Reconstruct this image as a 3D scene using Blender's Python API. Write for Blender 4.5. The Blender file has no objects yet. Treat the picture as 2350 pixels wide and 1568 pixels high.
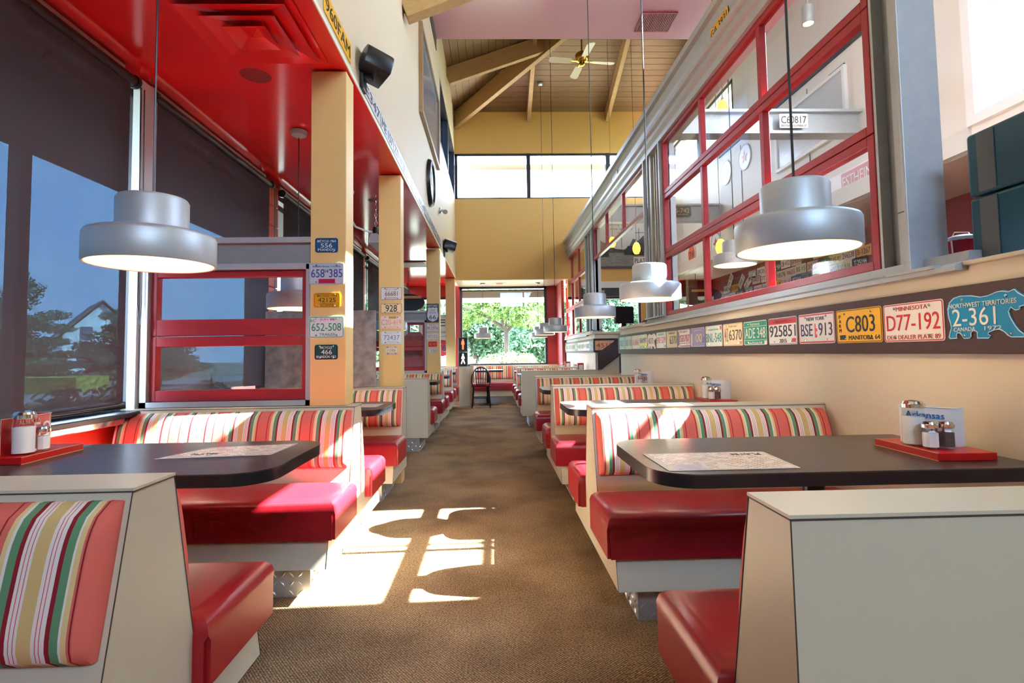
import bpy, bmesh, math, random
from mathutils import Matrix, Vector
random.seed(7)
SC = bpy.context.scene
COL = SC.collection
PI = math.pi

# ---------------------------------------------------------------- camera
def set_camera():
    yaw, pitch, roll = math.radians(1.648), math.radians(3.2026), math.radians(-0.8578)
    fw = Vector((math.sin(yaw)*math.cos(pitch), math.cos(yaw)*math.cos(pitch), math.sin(pitch)))
    right = Vector((math.cos(yaw), -math.sin(yaw), 0)); up = right.cross(fw)
    r = right*math.cos(roll) + up*math.sin(roll); u = -right*math.sin(roll) + up*math.cos(roll)
    cd = bpy.data.cameras.new('camera'); cam = bpy.data.objects.new('camera', cd); COL.objects.link(cam)
    m = Matrix((r, u, -fw)).transposed().to_4x4(); m.translation = (0, 0, 1.105)
    cam.matrix_world = m
    cd.sensor_width = 36; cd.lens = 36*1245/2350
    cd.shift_x = (1175-1167.93)/2350; cd.shift_y = (741.5-784)/2350
    cd.clip_start = .05; cd.clip_end = 400
    SC.camera = cam
set_camera()

# ---------------------------------------------------------------- sky, sun, exposure
SUN_DIR = Vector((-1.05, -.04, -1.0)).normalized()
SKY_STRENGTH = 11.0
SUN_STRENGTH = 60.0
EXPOSURE = 1.33
def set_world():
    w = bpy.data.worlds.new('sky'); SC.world = w; w.use_nodes = True
    nt = w.node_tree; nt.nodes.clear()
    out = nt.nodes.new('ShaderNodeOutputWorld'); bg = nt.nodes.new('ShaderNodeBackground')
    tc = nt.nodes.new('ShaderNodeTexCoord'); sep = nt.nodes.new('ShaderNodeSeparateXYZ')
    ramp = nt.nodes.new('ShaderNodeValToRGB'); e = ramp.color_ramp
    e.elements[0].position = 0.0; e.elements[0].color = (.50, .69, .96, 1)
    e.elements[1].position = .75; e.elements[1].color = (.29, .5, .93, 1)
    k = e.elements.new(.15); k.color = (.41, .63, .98, 1)
    nz = nt.nodes.new('ShaderNodeTexNoise'); nz.inputs['Scale'].default_value = 2.2; nz.inputs['Detail'].default_value = 5
    mr = nt.nodes.new('ShaderNodeMapRange'); mr.inputs[1].default_value = .42; mr.inputs[2].default_value = .72; mr.inputs[4].default_value = .75
    mx = nt.nodes.new('ShaderNodeMix'); mx.data_type = 'RGBA'; mx.inputs[7].default_value = (.92, .96, 1.0, 1)
    L = nt.links.new
    L(tc.outputs['Generated'], sep.inputs[0]); L(sep.outputs['Z'], ramp.inputs[0]); L(tc.outputs['Generated'], nz.inputs['Vector'])
    L(nz.outputs['Fac'], mr.inputs[0]); L(mr.outputs[0], mx.inputs[0]); L(ramp.outputs[0], mx.inputs[6]); L(mx.outputs[2], bg.inputs[0])
    bg.inputs[1].default_value = SKY_STRENGTH; L(bg.outputs[0], out.inputs[0])
    w.cycles.sampling_method = 'MANUAL'; w.cycles.sample_map_resolution = 512
    sd = bpy.data.lights.new('sun', 'SUN'); so = bpy.data.objects.new('sun', sd); COL.objects.link(so)
    sd.energy = SUN_STRENGTH; sd.angle = math.radians(.53); sd.color = (.84, .94, 1)
    so.rotation_euler = SUN_DIR.to_track_quat('-Z', 'Y').to_euler(); so.location = (14, 4, 14)
    v = SC.view_settings; v.view_transform = 'Standard'; v.look = 'None'; v.gamma = 1; v.use_curve_mapping = False; v.exposure = EXPOSURE
    c = SC.cycles; c.use_denoising = True; c.max_bounces = 7; c.diffuse_bounces = 4; c.glossy_bounces = 3; c.transmission_bounces = 4
    c.transparent_max_bounces = 10; c.caustics_reflective = False; c.caustics_refractive = False; c.adaptive_threshold = .05; c.adaptive_min_samples = 16; c.sample_clamp_indirect = 20
set_world()
def portal(name, c, sx, sy, n):
    l = bpy.data.lights.new(name, 'AREA'); l.shape = 'RECTANGLE'; l.size = sx; l.size_y = sy
    l.cycles.is_portal = True
    o = bpy.data.objects.new(name, l); COL.objects.link(o); o.location = c
    o.rotation_euler = Vector(n).to_track_quat('-Z', 'Z' if abs(n[2]) < .9 else 'Y').to_euler()

# ---------------------------------------------------------------- materials
def lin(c): return tuple(((x/255)/12.92 if x/255 <= .04045 else (((x/255)+.055)/1.055)**2.4) for x in c) + (1,)
MATS = {}
def mat(name, rgb=(128,128,128), rough=.5, metal=0., spec=.5, var=None, bump=None, coat=0., emit=None, rgb2=None, trans=0, tint=None):
    """principled material; var=(scale, stretch xyz, amount) mixes towards rgb2; bump=(scale, strength)"""
    if name in MATS: return MATS[name]
    m = bpy.data.materials.new(name); m.use_nodes = True; nt = m.node_tree; b = nt.nodes['Principled BSDF']; L = nt.links.new
    b.inputs['Base Color'].default_value = lin(rgb); b.inputs['Roughness'].default_value = rough; b.inputs['Metallic'].default_value = metal
    b.inputs['Specular IOR Level'].default_value = spec; b.inputs['Coat Weight'].default_value = coat; b.inputs['Coat Roughness'].default_value = .12
    if emit: b.inputs['Emission Color'].default_value = lin(emit[0]); b.inputs['Emission Strength'].default_value = emit[1]
    if var or bump:
        tc = nt.nodes.new('ShaderNodeTexCoord')
    if var:
        sc, st, am = var
        mp = nt.nodes.new('ShaderNodeMapping'); mp.inputs['Scale'].default_value = st
        nz = nt.nodes.new('ShaderNodeTexNoise'); nz.inputs['Scale'].default_value = sc; nz.inputs['Detail'].default_value = 4
        mr = nt.nodes.new('ShaderNodeMapRange'); mr.inputs[1].default_value = .3; mr.inputs[2].default_value = .7; mr.inputs[4].default_value = am
        mx = nt.nodes.new('ShaderNodeMix'); mx.data_type = 'RGBA'; mx.inputs[6].default_value = lin(rgb)
        mx.inputs[7].default_value = lin(rgb2 or tuple(x*.7 for x in rgb))
        L(tc.outputs['Object'], mp.inputs[0]); L(mp.outputs[0], nz.inputs['Vector']); L(nz.outputs['Fac'], mr.inputs[0]); L(mr.outputs[0], mx.inputs[0]); L(mx.outputs[2], b.inputs['Base Color'])
    if bump:
        n2 = nt.nodes.new('ShaderNodeTexNoise'); n2.inputs['Scale'].default_value = bump[0]; n2.inputs['Detail'].default_value = 3
        bp = nt.nodes.new('ShaderNodeBump'); bp.inputs['Strength'].default_value = bump[1]; bp.inputs['Distance'].default_value = .004
        L(tc.outputs['Object'], n2.inputs['Vector']); L(n2.outputs['Fac'], bp.inputs['Height']); L(bp.outputs[0], b.inputs['Normal'])
    MATS[name] = m
    return m
def paint(rgb, rough=.4):
    return mat('paint_%d_%d_%d_%d' % (*rgb, int(rough*100)), rgb, rough)

def glass_mat(name, tint=(1,1,1), refl=.06, rough=0.0):
    if name in MATS: return MATS[name]
    m = bpy.data.materials.new(name); m.use_nodes = True; nt = m.node_tree; nt.nodes.clear(); L = nt.links.new
    out = nt.nodes.new('ShaderNodeOutputMaterial'); t = nt.nodes.new('ShaderNodeBsdfTransparent'); g = nt.nodes.new('ShaderNodeBsdfGlossy'); mx = nt.nodes.new('ShaderNodeMixShader')
    lw = nt.nodes.new('ShaderNodeLayerWeight'); lw.inputs[0].default_value = .5
    pw = nt.nodes.new('ShaderNodeMath'); pw.operation = 'POWER'; pw.inputs[1].default_value = 5; L(lw.outputs['Facing'], pw.inputs[0])
    fr = nt.nodes.new('ShaderNodeMath'); fr.operation = 'MULTIPLY_ADD'; fr.inputs[1].default_value = .45; fr.inputs[2].default_value = .025; L(pw.outputs[0], fr.inputs[0])
    t.inputs[0].default_value = (*tint, 1); g.inputs['Roughness'].default_value = rough
    L(fr.outputs[0], mx.inputs[0]); L(t.outputs[0], mx.inputs[1]); L(g.outputs[0], mx.inputs[2]); L(mx.outputs[0], out.inputs[0])
    MATS[name] = m; return m

def nodes_of(name):
    m = bpy.data.materials.new(name); m.use_nodes = True; MATS[name] = m
    return m, m.node_tree, m.node_tree.nodes['Principled BSDF'], m.node_tree.links.new

def carpet_mat():
    m, nt, b, L = nodes_of('carpet')
    tc = nt.nodes.new('ShaderNodeTexCoord'); mp = nt.nodes.new('ShaderNodeMapping'); mp.inputs['Rotation'].default_value = (0, 0, .12)
    L(tc.outputs['Object'], mp.inputs[0])
    sep = nt.nodes.new('ShaderNodeSeparateXYZ'); L(mp.outputs[0], sep.inputs[0])
    def math_(op, a, bb=None):
        n = nt.nodes.new('ShaderNodeMath'); n.operation = op
        for i, v in enumerate((a, bb)):
            if v is None: continue
            if isinstance(v, (int, float)): n.inputs[i].default_value = v
            else: L(v, n.inputs[i])
        return n.outputs[0]
    sx = math_('SINE', math_('MULTIPLY', sep.outputs['X'], 2*PI/.0125)); sy = math_('SINE', math_('MULTIPLY', sep.outputs['Y'], 2*PI/.0125))
    h = math_('MULTIPLY', sx, sy)
    h01 = math_('MULTIPLY_ADD', h, .5); nt.nodes[-1].inputs[2].default_value = .5
    vor = nt.nodes.new('ShaderNodeTexNoise'); vor.inputs['Scale'].default_value = 130; vor.inputs['Detail'].default_value = 2; L(tc.outputs['Object'], vor.inputs['Vector'])
    big = nt.nodes.new('ShaderNodeTexNoise'); big.inputs['Scale'].default_value = 2.1; big.inputs['Detail'].default_value = 4; L(tc.outputs['Object'], big.inputs['Vector'])
    ramp = nt.nodes.new('ShaderNodeValToRGB'); r = ramp.color_ramp; r.elements[0].position = .32; r.elements[0].color = lin((132, 106, 76)); r.elements[1].position = .68; r.elements[1].color = lin((240, 212, 168))
    k = r.elements.new(.5); k.color = lin((206, 170, 124)); L(vor.outputs['Fac'], ramp.inputs[0])
    dk = nt.nodes.new('ShaderNodeMix'); dk.data_type = 'RGBA'; dk.inputs[6].default_value = lin((104, 82, 58)); L(h01, dk.inputs[0]); L(ramp.outputs[0], dk.inputs[7])
    st = nt.nodes.new('ShaderNodeMix'); st.data_type = 'RGBA'; st.blend_type = 'MULTIPLY'; L(dk.outputs[2], st.inputs[6])
    rb = nt.nodes.new('ShaderNodeValToRGB'); rb.color_ramp.elements[0].position = .35; rb.color_ramp.elements[0].color = (.62, .6, .6, 1); rb.color_ramp.elements[1].position = .6; rb.color_ramp.elements[1].color = (1, 1, 1, 1)
    L(big.outputs['Fac'], rb.inputs[0]); L(rb.outputs[0], st.inputs[7]); st.inputs[0].default_value = 1; L(st.outputs[2], b.inputs['Base Color'])
    b.inputs['Roughness'].default_value = .95; b.inputs['Specular IOR Level'].default_value = .1
    bp = nt.nodes.new('ShaderNodeBump'); bp.inputs['Strength'].default_value = .6; bp.inputs['Distance'].default_value = .004; L(h01, bp.inputs['Height']); L(bp.outputs[0], b.inputs['Normal'])
    return m

def stripe_mat():
    """awning-striped upholstery; the cloth repeats every 0.225 m along the cushion's own length"""
    m, nt, b, L = nodes_of('striped_fabric')
    tc = nt.nodes.new('ShaderNodeTexCoord'); sep = nt.nodes.new('ShaderNodeSeparateXYZ'); L(tc.outputs['Object'], sep.inputs[0])
    a = nt.nodes.new('ShaderNodeMath'); a.operation = 'MULTIPLY_ADD'; L(sep.outputs['X'], a.inputs[0]); a.inputs[1].default_value = 1/.225; a.inputs[2].default_value = 10.12
    fr = nt.nodes.new('ShaderNodeMath'); fr.operation = 'FRACT'; L(a.outputs[0], fr.inputs[0])
    ramp = nt.nodes.new('ShaderNodeValToRGB'); r = ramp.color_ramp; r.interpolation = 'CONSTANT'
    cor, dkr, yel, wht, grn, mar, pnk, bei = (226,112,96), (150,38,40), (232,205,140), (236,226,212), (104,150,108), (150,36,44), (222,96,108), (218,186,122)
    seq = [(0,cor),(.035,dkr),(.047,cor),(.265,dkr),(.278,cor),(.30,yel),(.345,wht),(.365,grn),(.435,mar),(.475,wht),(.515,pnk),(.523,wht),(.545,pnk),(.553,wht),(.585,bei),(.70,wht),(.725,pnk),(.733,wht),(.758,pnk),(.766,wht),(.795,mar),(.835,grn),(.905,wht),(.93,yel),(.975,cor)]
    while len(r.elements) < len(seq): r.elements.new(.999)
    for e, (p, c) in zip(r.elements, seq): e.position = p; e.color = lin(c)
    L(fr.outputs[0], ramp.inputs[0])
    nz = nt.nodes.new('ShaderNodeTexNoise'); nz.inputs['Scale'].default_value = 500; L(tc.outputs['Object'], nz.inputs['Vector'])
    bp = nt.nodes.new('ShaderNodeBump'); bp.inputs['Strength'].default_value = .12; L(nz.outputs['Fac'], bp.inputs['Height']); L(bp.outputs[0], b.inputs['Normal'])
    L(ramp.outputs[0], b.inputs['Base Color']); b.inputs['Roughness'].default_value = .8; b.inputs['Specular IOR Level'].default_value = .25
    return m

def blind_mat():
    m = bpy.data.materials.new('screen_blind'); m.use_nodes = True; nt = m.node_tree; nt.nodes.clear(); L = nt.links.new; MATS['blind'] = m
    out = nt.nodes.new('ShaderNodeOutputMaterial'); t = nt.nodes.new('ShaderNodeBsdfTransparent'); d = nt.nodes.new('ShaderNodeBsdfDiffuse'); mx = nt.nodes.new('ShaderNodeMixShader')
    d.inputs[0].default_value = lin((84, 78, 79)); t.inputs[0].default_value = (.34, .72, 1, 1)
    tc = nt.nodes.new('ShaderNodeTexCoord'); nz = nt.nodes.new('ShaderNodeTexNoise'); nz.inputs['Scale'].default_value = 190; nz.inputs['Detail'].default_value = 3
    mp = nt.nodes.new('ShaderNodeMapping'); mp.inputs['Scale'].default_value = (1, 3, .6)
    mr = nt.nodes.new('ShaderNodeMapRange'); mr.inputs[1].default_value = .3; mr.inputs[2].default_value = .7; mr.inputs[3].default_value = .01; mr.inputs[4].default_value = .03
    L(tc.outputs['Object'], mp.inputs[0]); L(mp.outputs[0], nz.inputs['Vector']); L(nz.outputs['Fac'], mr.inputs[0]); L(mr.outputs[0], mx.inputs[0])
    L(d.outputs[0], mx.inputs[1]); L(t.outputs[0], mx.inputs[2]); L(mx.outputs[0], out.inputs[0]); return m

def print_mat(name, paper, ink, sx, sy, cols=3):
    """rows of small print: broken dark lines on paper"""
    m, nt, b, L = nodes_of(name)
    tc = nt.nodes.new('ShaderNodeTexCoord'); mp = nt.nodes.new('ShaderNodeMapping'); mp.inputs['Scale'].default_value = (sx, sy, 1); L(tc.outputs['Object'], mp.inputs[0])
    br = nt.nodes.new('ShaderNodeTexBrick'); br.inputs['Scale'].default_value = 1; br.inputs['Mortar Size'].default_value = .28; br.inputs['Mortar Smooth'].default_value = 0
    br.inputs['Color1'].default_value = lin(ink); br.inputs['Color2'].default_value = lin(tuple(min(255, c+60) for c in ink)); br.inputs['Mortar'].default_value = lin(paper); br.inputs['Brick Width'].default_value = 1.3; br.inputs['Row Height'].default_value = 1
    nz = nt.nodes.new('ShaderNodeTexNoise'); nz.inputs['Scale'].default_value = 24; L(tc.outputs['Object'], nz.inputs['Vector'])
    gt = nt.nodes.new('ShaderNodeMath'); gt.operation = 'GREATER_THAN'; gt.inputs[1].default_value = .47; L(nz.outputs['Fac'], gt.inputs[0])
    mx = nt.nodes.new('ShaderNodeMix'); mx.data_type = 'RGBA'; mx.inputs[6].default_value = lin(paper); L(gt.outputs[0], mx.inputs[0]); L(mp.outputs[0], br.inputs['Vector']); L(br.outputs['Color'], mx.inputs[7]); L(mx.outputs[2], b.inputs['Base Color'])
    b.inputs['Roughness'].default_value = .25
    return m

M_CARPET = carpet_mat(); M_STRIPE = stripe_mat(); M_BLIND = blind_mat()
M_CREAM = mat('cream_laminate', (206, 197, 170), .38)
M_CREAMWALL = mat('cream_wall', (208, 190, 154), .6, bump=(60, .05))
M_HALFWALL = mat('beige_wall', (222, 210, 186), .55, bump=(50, .05))
M_YELLOW = mat('yellow_wall', (222, 176, 98), .6, bump=(50, .05))
M_COLUMN = mat('yellow_column', (232, 196, 124), .5, bump=(40, .06))
M_ORANGE = mat('orange_wall', (206, 92, 60), .5)
M_REDGLOSS = mat('red_gloss_paint', (236, 40, 42), .13, bump=(5, .03))
M_PINK = mat('rose_ceiling_reflection', (206, 152, 166), .2, bump=(2, .12))  # rose base colour stands in for sky reflected in the gloss
M_VINYL = mat('red_vinyl', (164, 24, 34), .33, bump=(18, .15), spec=.5)
M_CORAL = mat('coral_piping', (222, 100, 84), .7)
M_TABLE = mat('dark_tabletop', (76, 67, 62), .3, var=(6, (1.2, 14, 1), .9), rgb2=(46, 40, 39))
M_EDGE = mat('black_edge', (26, 25, 27), .3)
M_SEAM = mat('dark_seam', (70, 60, 54), .6)
M_TREAD = mat('tread_plate', (192, 192, 190), .3, .6)
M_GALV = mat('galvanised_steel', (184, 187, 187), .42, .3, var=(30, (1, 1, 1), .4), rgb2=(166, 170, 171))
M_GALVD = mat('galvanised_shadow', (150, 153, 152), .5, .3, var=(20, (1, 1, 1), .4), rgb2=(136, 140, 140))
M_REDWOOD = mat('red_painted_wood', (168, 40, 44), .38, var=(3, (1, 8, 8), .5), rgb2=(140, 26, 34), bump=(25, .12))
M_ALU = mat('brushed_aluminium', (190, 196, 197), .46, .5, var=(3, (.3, .3, 60), .3), rgb2=(172, 178, 181))
M_LINER = mat('lamp_liner', (250, 230, 190), .7)
M_BLACK = mat('black_plastic', (24, 24, 27), .35)
M_DARKFRAME = mat('dark_window_frame', (52, 54, 58), .45, .2)
M_BROWNB = mat('brown_board', (72, 42, 38), .55, var=(4, (1, 6, 40), .7), rgb2=(52, 32, 32))
M_WOODROOF = mat('roof_plank', (140, 108, 68), .6, var=(3, (1, 12, 12), .6), rgb2=(116, 86, 52))
M_RAFTER = mat('rafter_timber', (184, 148, 96), .6, var=(3, (4, 10, 10), .5), rgb2=(158, 120, 70))
M_CHROME = mat('chrome', (225, 225, 225), .12, 1.0)
M_WHITE = mat('white_paint', (236, 236, 232), .45)
M_MARBLE = mat('grey_marbled_panel', (168, 160, 154), .35, var=(11, (1, 1, 1), 1), rgb2=(112, 106, 104))
M_TINT = glass_mat('tinted_glass', (.2, .25, .3)); M_GLASS = glass_mat('window_glass'); M_JAR = glass_mat('jar_glass', (.97, .98, .98))
M_BULB = mat('lit_bulb', (255, 244, 220), .5, emit=((255, 226, 170), 12))

# ---------------------------------------------------------------- geometry helpers
class B:
    def __init__(s): s.v = []; s.f = []
    def add(s, vs, fs):
        o = len(s.v); s.v += [tuple(x) for x in vs]; s.f += [tuple(i+o for i in f) for f in fs]; return s
    def box(s, x0, x1, y0, y1, z0, z1):
        return s.add([(x0,y0,z0),(x1,y0,z0),(x1,y1,z0),(x0,y1,z0),(x0,y0,z1),(x1,y0,z1),(x1,y1,z1),(x0,y1,z1)],
                     [(3,2,1,0),(4,5,6,7),(0,1,5,4),(1,2,6,5),(2,3,7,6),(3,0,4,7)])
    def prism(s, poly, axis, a, b):
        n = len(poly)
        def P(p, t): return (t,p[0],p[1]) if axis == 'x' else (p[0],t,p[1]) if axis == 'y' else (p[0],p[1],t)
        return s.add([P(p,a) for p in poly]+[P(p,b) for p in poly], [tuple(range(n)), tuple(range(2*n-1,n-1,-1))]+[(i,(i+1)%n,(i+1)%n+n,i+n) for i in range(n)])
    def lathe(s, prof, n=24, c=(0,0,0), cap=False):
        vs = []; fs = []; k = len(prof)
        for j in range(n):
            a = 2*PI*j/n
            for r, z in prof: vs.append((c[0]+r*math.cos(a), c[1]+r*math.sin(a), c[2]+z))
        for j in range(n):
            for i in range(k-1):
                fs.append((j*k+i, ((j+1)%n)*k+i, ((j+1)%n)*k+i+1, j*k+i+1))
        if cap:
            fs.append(tuple(j*k for j in range(n))[::-1]); fs.append(tuple(j*k+k-1 for j in range(n)))
        return s.add(vs, fs)
    def tube(s, path, r, n=8, closed=False):
        pts = [Vector(p) for p in path]; m = len(pts); vs = []; fs = []
        for i, p in enumerate(pts):
            if closed: t = pts[(i+1)%m]-pts[i-1]
            else: t = (pts[min(i+1,m-1)]-pts[max(i-1,0)])
            t.normalize(); ref = Vector((0,0,1)) if abs(t.z) < .9 else Vector((1,0,0))
            a = t.cross(ref).normalized(); b = t.cross(a)
            rr = r[i] if isinstance(r, (list, tuple)) else r
            for j in range(n):
                q = 2*PI*j/n; vs.append(p+a*rr*math.cos(q)+b*rr*math.sin(q))
        for i in range(m if closed else m-1):
            for j in range(n):
                i2 = (i+1)%m; fs.append((i*n+j, i*n+(j+1)%n, i2*n+(j+1)%n, i2*n+j))
        if not closed: fs.append(tuple(range(n))[::-1]); fs.append(tuple((m-1)*n+j for j in range(n)))
        return s.add(vs, fs)
    def beam(s, a, b, w, h, up=(0,0,1)):
        a = Vector(a); b = Vector(b); t = (b-a).normalized(); x = t.cross(Vector(up)).normalized()*w/2; y = x.normalized().cross(t)*h/2
        vs = [p+i*x+j*y for p in (a,b) for i, j in ((-1,-1),(1,-1),(1,1),(-1,1))]
        return s.add(vs, [(3,2,1,0),(4,5,6,7),(0,1,5,4),(1,2,6,5),(2,3,7,6),(3,0,4,7)])
    def mesh(s, name, bevel=0, seg=2, smooth=False):
        me = bpy.data.meshes.new(name); me.from_pydata(s.v, [], s.f)
        bm = bmesh.new(); bm.from_mesh(me); bmesh.ops.recalc_face_normals(bm, faces=bm.faces)
        if bevel:
            es = [e for e in bm.edges if len(e.link_faces) == 2 and e.calc_face_angle(0) > .5]
            bmesh.ops.bevel(bm, geom=es, offset=bevel, segments=seg, affect='EDGES', profile=.5)
        bm.to_mesh(me); bm.free()
        if smooth:
            me.polygons.foreach_set('use_smooth', [True]*len(me.polygons)); me.set_sharp_from_angle(angle=.7)
        return me
    def build(s, name, m, parent=None, bevel=0, seg=2, smooth=False):
        return link(name, s.mesh(name, bevel, seg, smooth), m, parent)
def link(name, me, m, parent=None):
    o = bpy.data.objects.new(name, me); COL.objects.link(o)
    if m is not None:
        if not me.materials: me.materials.append(m)
        elif me.materials[0] != m:
            o.material_slots[0].link = 'OBJECT'; o.material_slots[0].material = m
    if parent: o.parent = parent
    return o
def tag(o, label, cat, group=None):
    o['label'] = label; o['category'] = cat
    if group: o['group'] = group
    return o
def thing(name, label, cat, loc=(0,0,0), rz=0, group=None):
    o = bpy.data.objects.new(name, None); COL.objects.link(o); o.location = loc; o.rotation_euler = (0,0,rz); o.empty_display_size = .05
    return tag(o, label, cat, group)
def struct(name, bd, m, parent=None, **k):
    o = bd.build(name, m, parent, **k)
    if parent is None: o['kind'] = 'structure'
    return o
def copy_tree(o, parent=None):
    c = o.copy(); COL.objects.link(c); c.parent = parent
    for ch in list(o.children): copy_tree(ch, c)
    return c
def put(o, loc, rz=0, label=None, group=None):
    o.location = loc; o.rotation_euler = (0,0,rz)
    if label: o['label'] = label
    if group: o['group'] = group
    return o
FR = {'R': ((0,-1,0),(0,0,1),(-1,0,0)), 'L': ((0,1,0),(0,0,1),(1,0,0)), 'F': ((1,0,0),(0,0,1),(0,-1,0)), 'T': ((1,0,0),(0,1,0),(0,0,1))}
def frame(o, loc, fr, tilt=0, lean=0):
    m = Matrix(FR[fr]).transposed().to_4x4() @ Matrix.Rotation(tilt, 4, 'Z') @ Matrix.Rotation(lean, 4, 'X')
    m.translation = loc; o.matrix_world = m; return o
TXT = {}
def text_mesh(s):
    if s in TXT: return TXT[s]
    cu = bpy.data.curves.new('lettering', 'FONT'); cu.body = s; cu.resolution_u = 3; cu.extrude = .012
    ob = bpy.data.objects.new('lettering', cu); me = bpy.data.meshes.new_from_object(ob)
    bpy.data.objects.remove(ob); bpy.data.curves.remove(cu)
    xs = [v.co.x for v in me.vertices] or [0, 1]; ys = [v.co.y for v in me.vertices] or [0, 1]
    cx, cy, w, h = (min(xs)+max(xs))/2, (min(ys)+max(ys))/2, max(xs)-min(xs) or 1, max(ys)-min(ys) or 1
    for v in me.vertices: v.co.x = (v.co.x-cx)/w; v.co.y = (v.co.y-cy)/h
    me.name = 'lettering'; TXT[s] = me; return me
def lettering(s, cx, cy, w, h, m, parent, z=.0022, name='lettering', rot=0):
    o = link(name, text_mesh(s), m, parent); o.location = (cx, cy, z); o.scale = (w, h, .06); o.rotation_euler = (0, 0, rot); return o
def rrect(w, h, r, n=4):
    pts = []
    for cx, cy, a0 in ((w/2-r,h/2-r,0),(-w/2+r,h/2-r,PI/2),(-w/2+r,-h/2+r,PI),(w/2-r,-h/2+r,1.5*PI)):
        for i in range(n+1):
            a = a0+PI/2*i/n; pts.append((cx+r*math.cos(a), cy+r*math.sin(a)))
    return pts
RC = {}
def cached(key, fn):
    if key not in RC: RC[key] = fn()
    return RC[key]
def ring_mesh(w, h, r, t, d):
    a = rrect(w, h, r); b = rrect(w-2*t, h-2*t, max(r-t, .001)); n = len(a); bd = B()
    bd.add([(x,y,0) for x,y in a]+[(x,y,0) for x,y in b]+[(x,y,d) for x,y in a]+[(x,y,d) for x,y in b],
           [(i,(i+1)%n,(i+1)%n+2*n,i+2*n) for i in range(n)]+[(i+n,i+3*n,(i+1)%n+3*n,(i+1)%n+n) for i in range(n)]+[(i+2*n,(i+1)%n+2*n,(i+1)%n+3*n,i+3*n) for i in range(n)])
    return bd.mesh('border')
BOLT = None
def plate(label, loc, fr, bg, texts, w=.302, h=.152, border=None, blocks=(), bolts=True, tilt=0, group=None, parent=None, name='licence_plate', lean=0):
    me = cached(('pl', w, h), lambda: B().prism(rrect(w, h, .012), 'z', 0, .0018).mesh('plate'))
    o = link(name, me, paint(bg, .35), parent)
    if parent is None: tag(o, label, 'license plate', group); frame(o, loc, fr, tilt, lean)
    if border: bo = link('border', cached(('rg', w, h), lambda: ring_mesh(w-.006, h-.006, .01, .0035, .003)), paint(border, .35), o)
    for x0, y0, x1, y1, c in blocks:
        b_ = B().box(x0*w-w/2, x1*w-w/2, y0*h-h/2, y1*h-h/2, .0018, .0024).build('colour_block', paint(c, .35), o)
    for t in texts:
        s, cx, cy, tw, th, c = t[:6]; lettering(s, (cx-.5)*w, (cy-.5)*h, tw*w, th*h, paint(c, .35), o, z=.0028, rot=(t[6] if len(t) > 6 else 0))
    if bolts:
        bm_ = cached('bolt', lambda: B().lathe([(.0001,.0045),(.004,.0045),(.0055,.0025),(.0055,.0015)], 10).mesh('bolt'))
        for sx in (-1, 1):
            for sy in (-1, 1):
                q = link('bolt', bm_, M_CHROME, o); q.location = (sx*w*.29, sy*h*.38, .0005)
    return o

# ================================================================ THE SETTING
CZ = 2.72            # low ceilings
struct('floor', B().box(-2.15, 1.8, -4.6, 12.95, -.1, 0), M_CARPET)
struct('floor_raised', B().box(1.8, 5.15, -4.6, 7.0, .6, .75).box(2.5, 5.15, 7.0, 8.45, .6, .75).box(1.8, 5.15, 8.45, 12.4, .6, .75), mat('raised_floor', (120, 92, 70), .7))
st_ = struct('stairs', B().box(1.66, 2.5, 7.0, 8.45, 0, .12), M_BROWNB)
for i, (x, z) in enumerate(((1.87, .3), (2.08, .45), (2.29, .6))):
    B().box(x, 2.5, 7.01, 8.44, z-.18, z).build('step', M_BROWNB, st_)

# half wall on the right with its board of plates
struct('wall_right', B().box(1.645, 1.8, -4.6, 7.0, 0, 1.385).box(1.585, 1.8, 8.45, 12.8, 0, 1.385).box(1.8, 2.5, 8.45, 8.6, 0, 1.385), M_HALFWALL)
struct('trim_1', B().box(1.62, 1.645, -4.6, 7.02, 1.08, 1.315), M_BROWNB, bevel=.003)
struct('trim_2', B().box(1.56, 1.585, 8.43, 12.8, 1.10, 1.315).box(1.56, 2.5, 8.425, 8.45, 1.10, 1.315), M_BROWNB, bevel=.003)
struct('trim_3', B().prism([(1.60,1.37),(1.60,1.388),(1.645,1.405),(1.655,1.44),(1.82,1.44),(1.82,1.37)], 'y', 1.82, 5.78).prism([(1.545,1.37),(1.545,1.388),(1.6,1.405),(1.6,1.44),(1.82,1.44),(1.82,1.37)], 'y', 9.0, 12.79), M_GALV)
struct('trim_4', B().box(1.625, 2.05, -4.6, 1.82, 1.385, 1.40).box(1.82, 2.05, 1.82, 2.3, 1.385, 1.40).box(1.625, 1.82, 5.78, 7.02, 1.385, 1.42).box(1.54, 2.5, 8.42, 9.0, 1.385, 1.42), M_HALFWALL, bevel=.004)

# left window wall
struct('wall_left', B().box(-2.2, -2.05, -4.6, 12.95, -.1, .80).box(-2.2, -2.05, -4.6, -1.4, .8, 2.9).box(-2.2, -2.05, -1.4, 12.95, 2.66, 2.9).box(-2.2,-2.05,12.6,12.95,.8,2.7), M_ORANGE)
pier = struct('wall_left_pier', B().box(-2.2, -2.0, 4.86, 5.02, .8, 2.66).box(-2.2, -2.0, 8.31, 8.43, .8, 2.66), paint((120, 52, 40), .7))
for y0, y1 in ((4.84, 5.04), (8.3, 8.45)):
    bm_ = B().box(-2.2, -1.985, y0, y1, 0, .18).mesh('block', bevel=.006)
    for i in range(10):
        o = link('block', bm_, M_ORANGE, pier); o.location = (0, 0, .805+i*.186)
struct('trim_5', B().box(-2.06, -1.90, -1.4, 12.6, .80, .825), M_BLACK, bevel=.004)
struct('trim_6', B().box(-2.055, -1.93, -1.4, 12.6, .765, .80), M_CHROME, bevel=.006)
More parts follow.
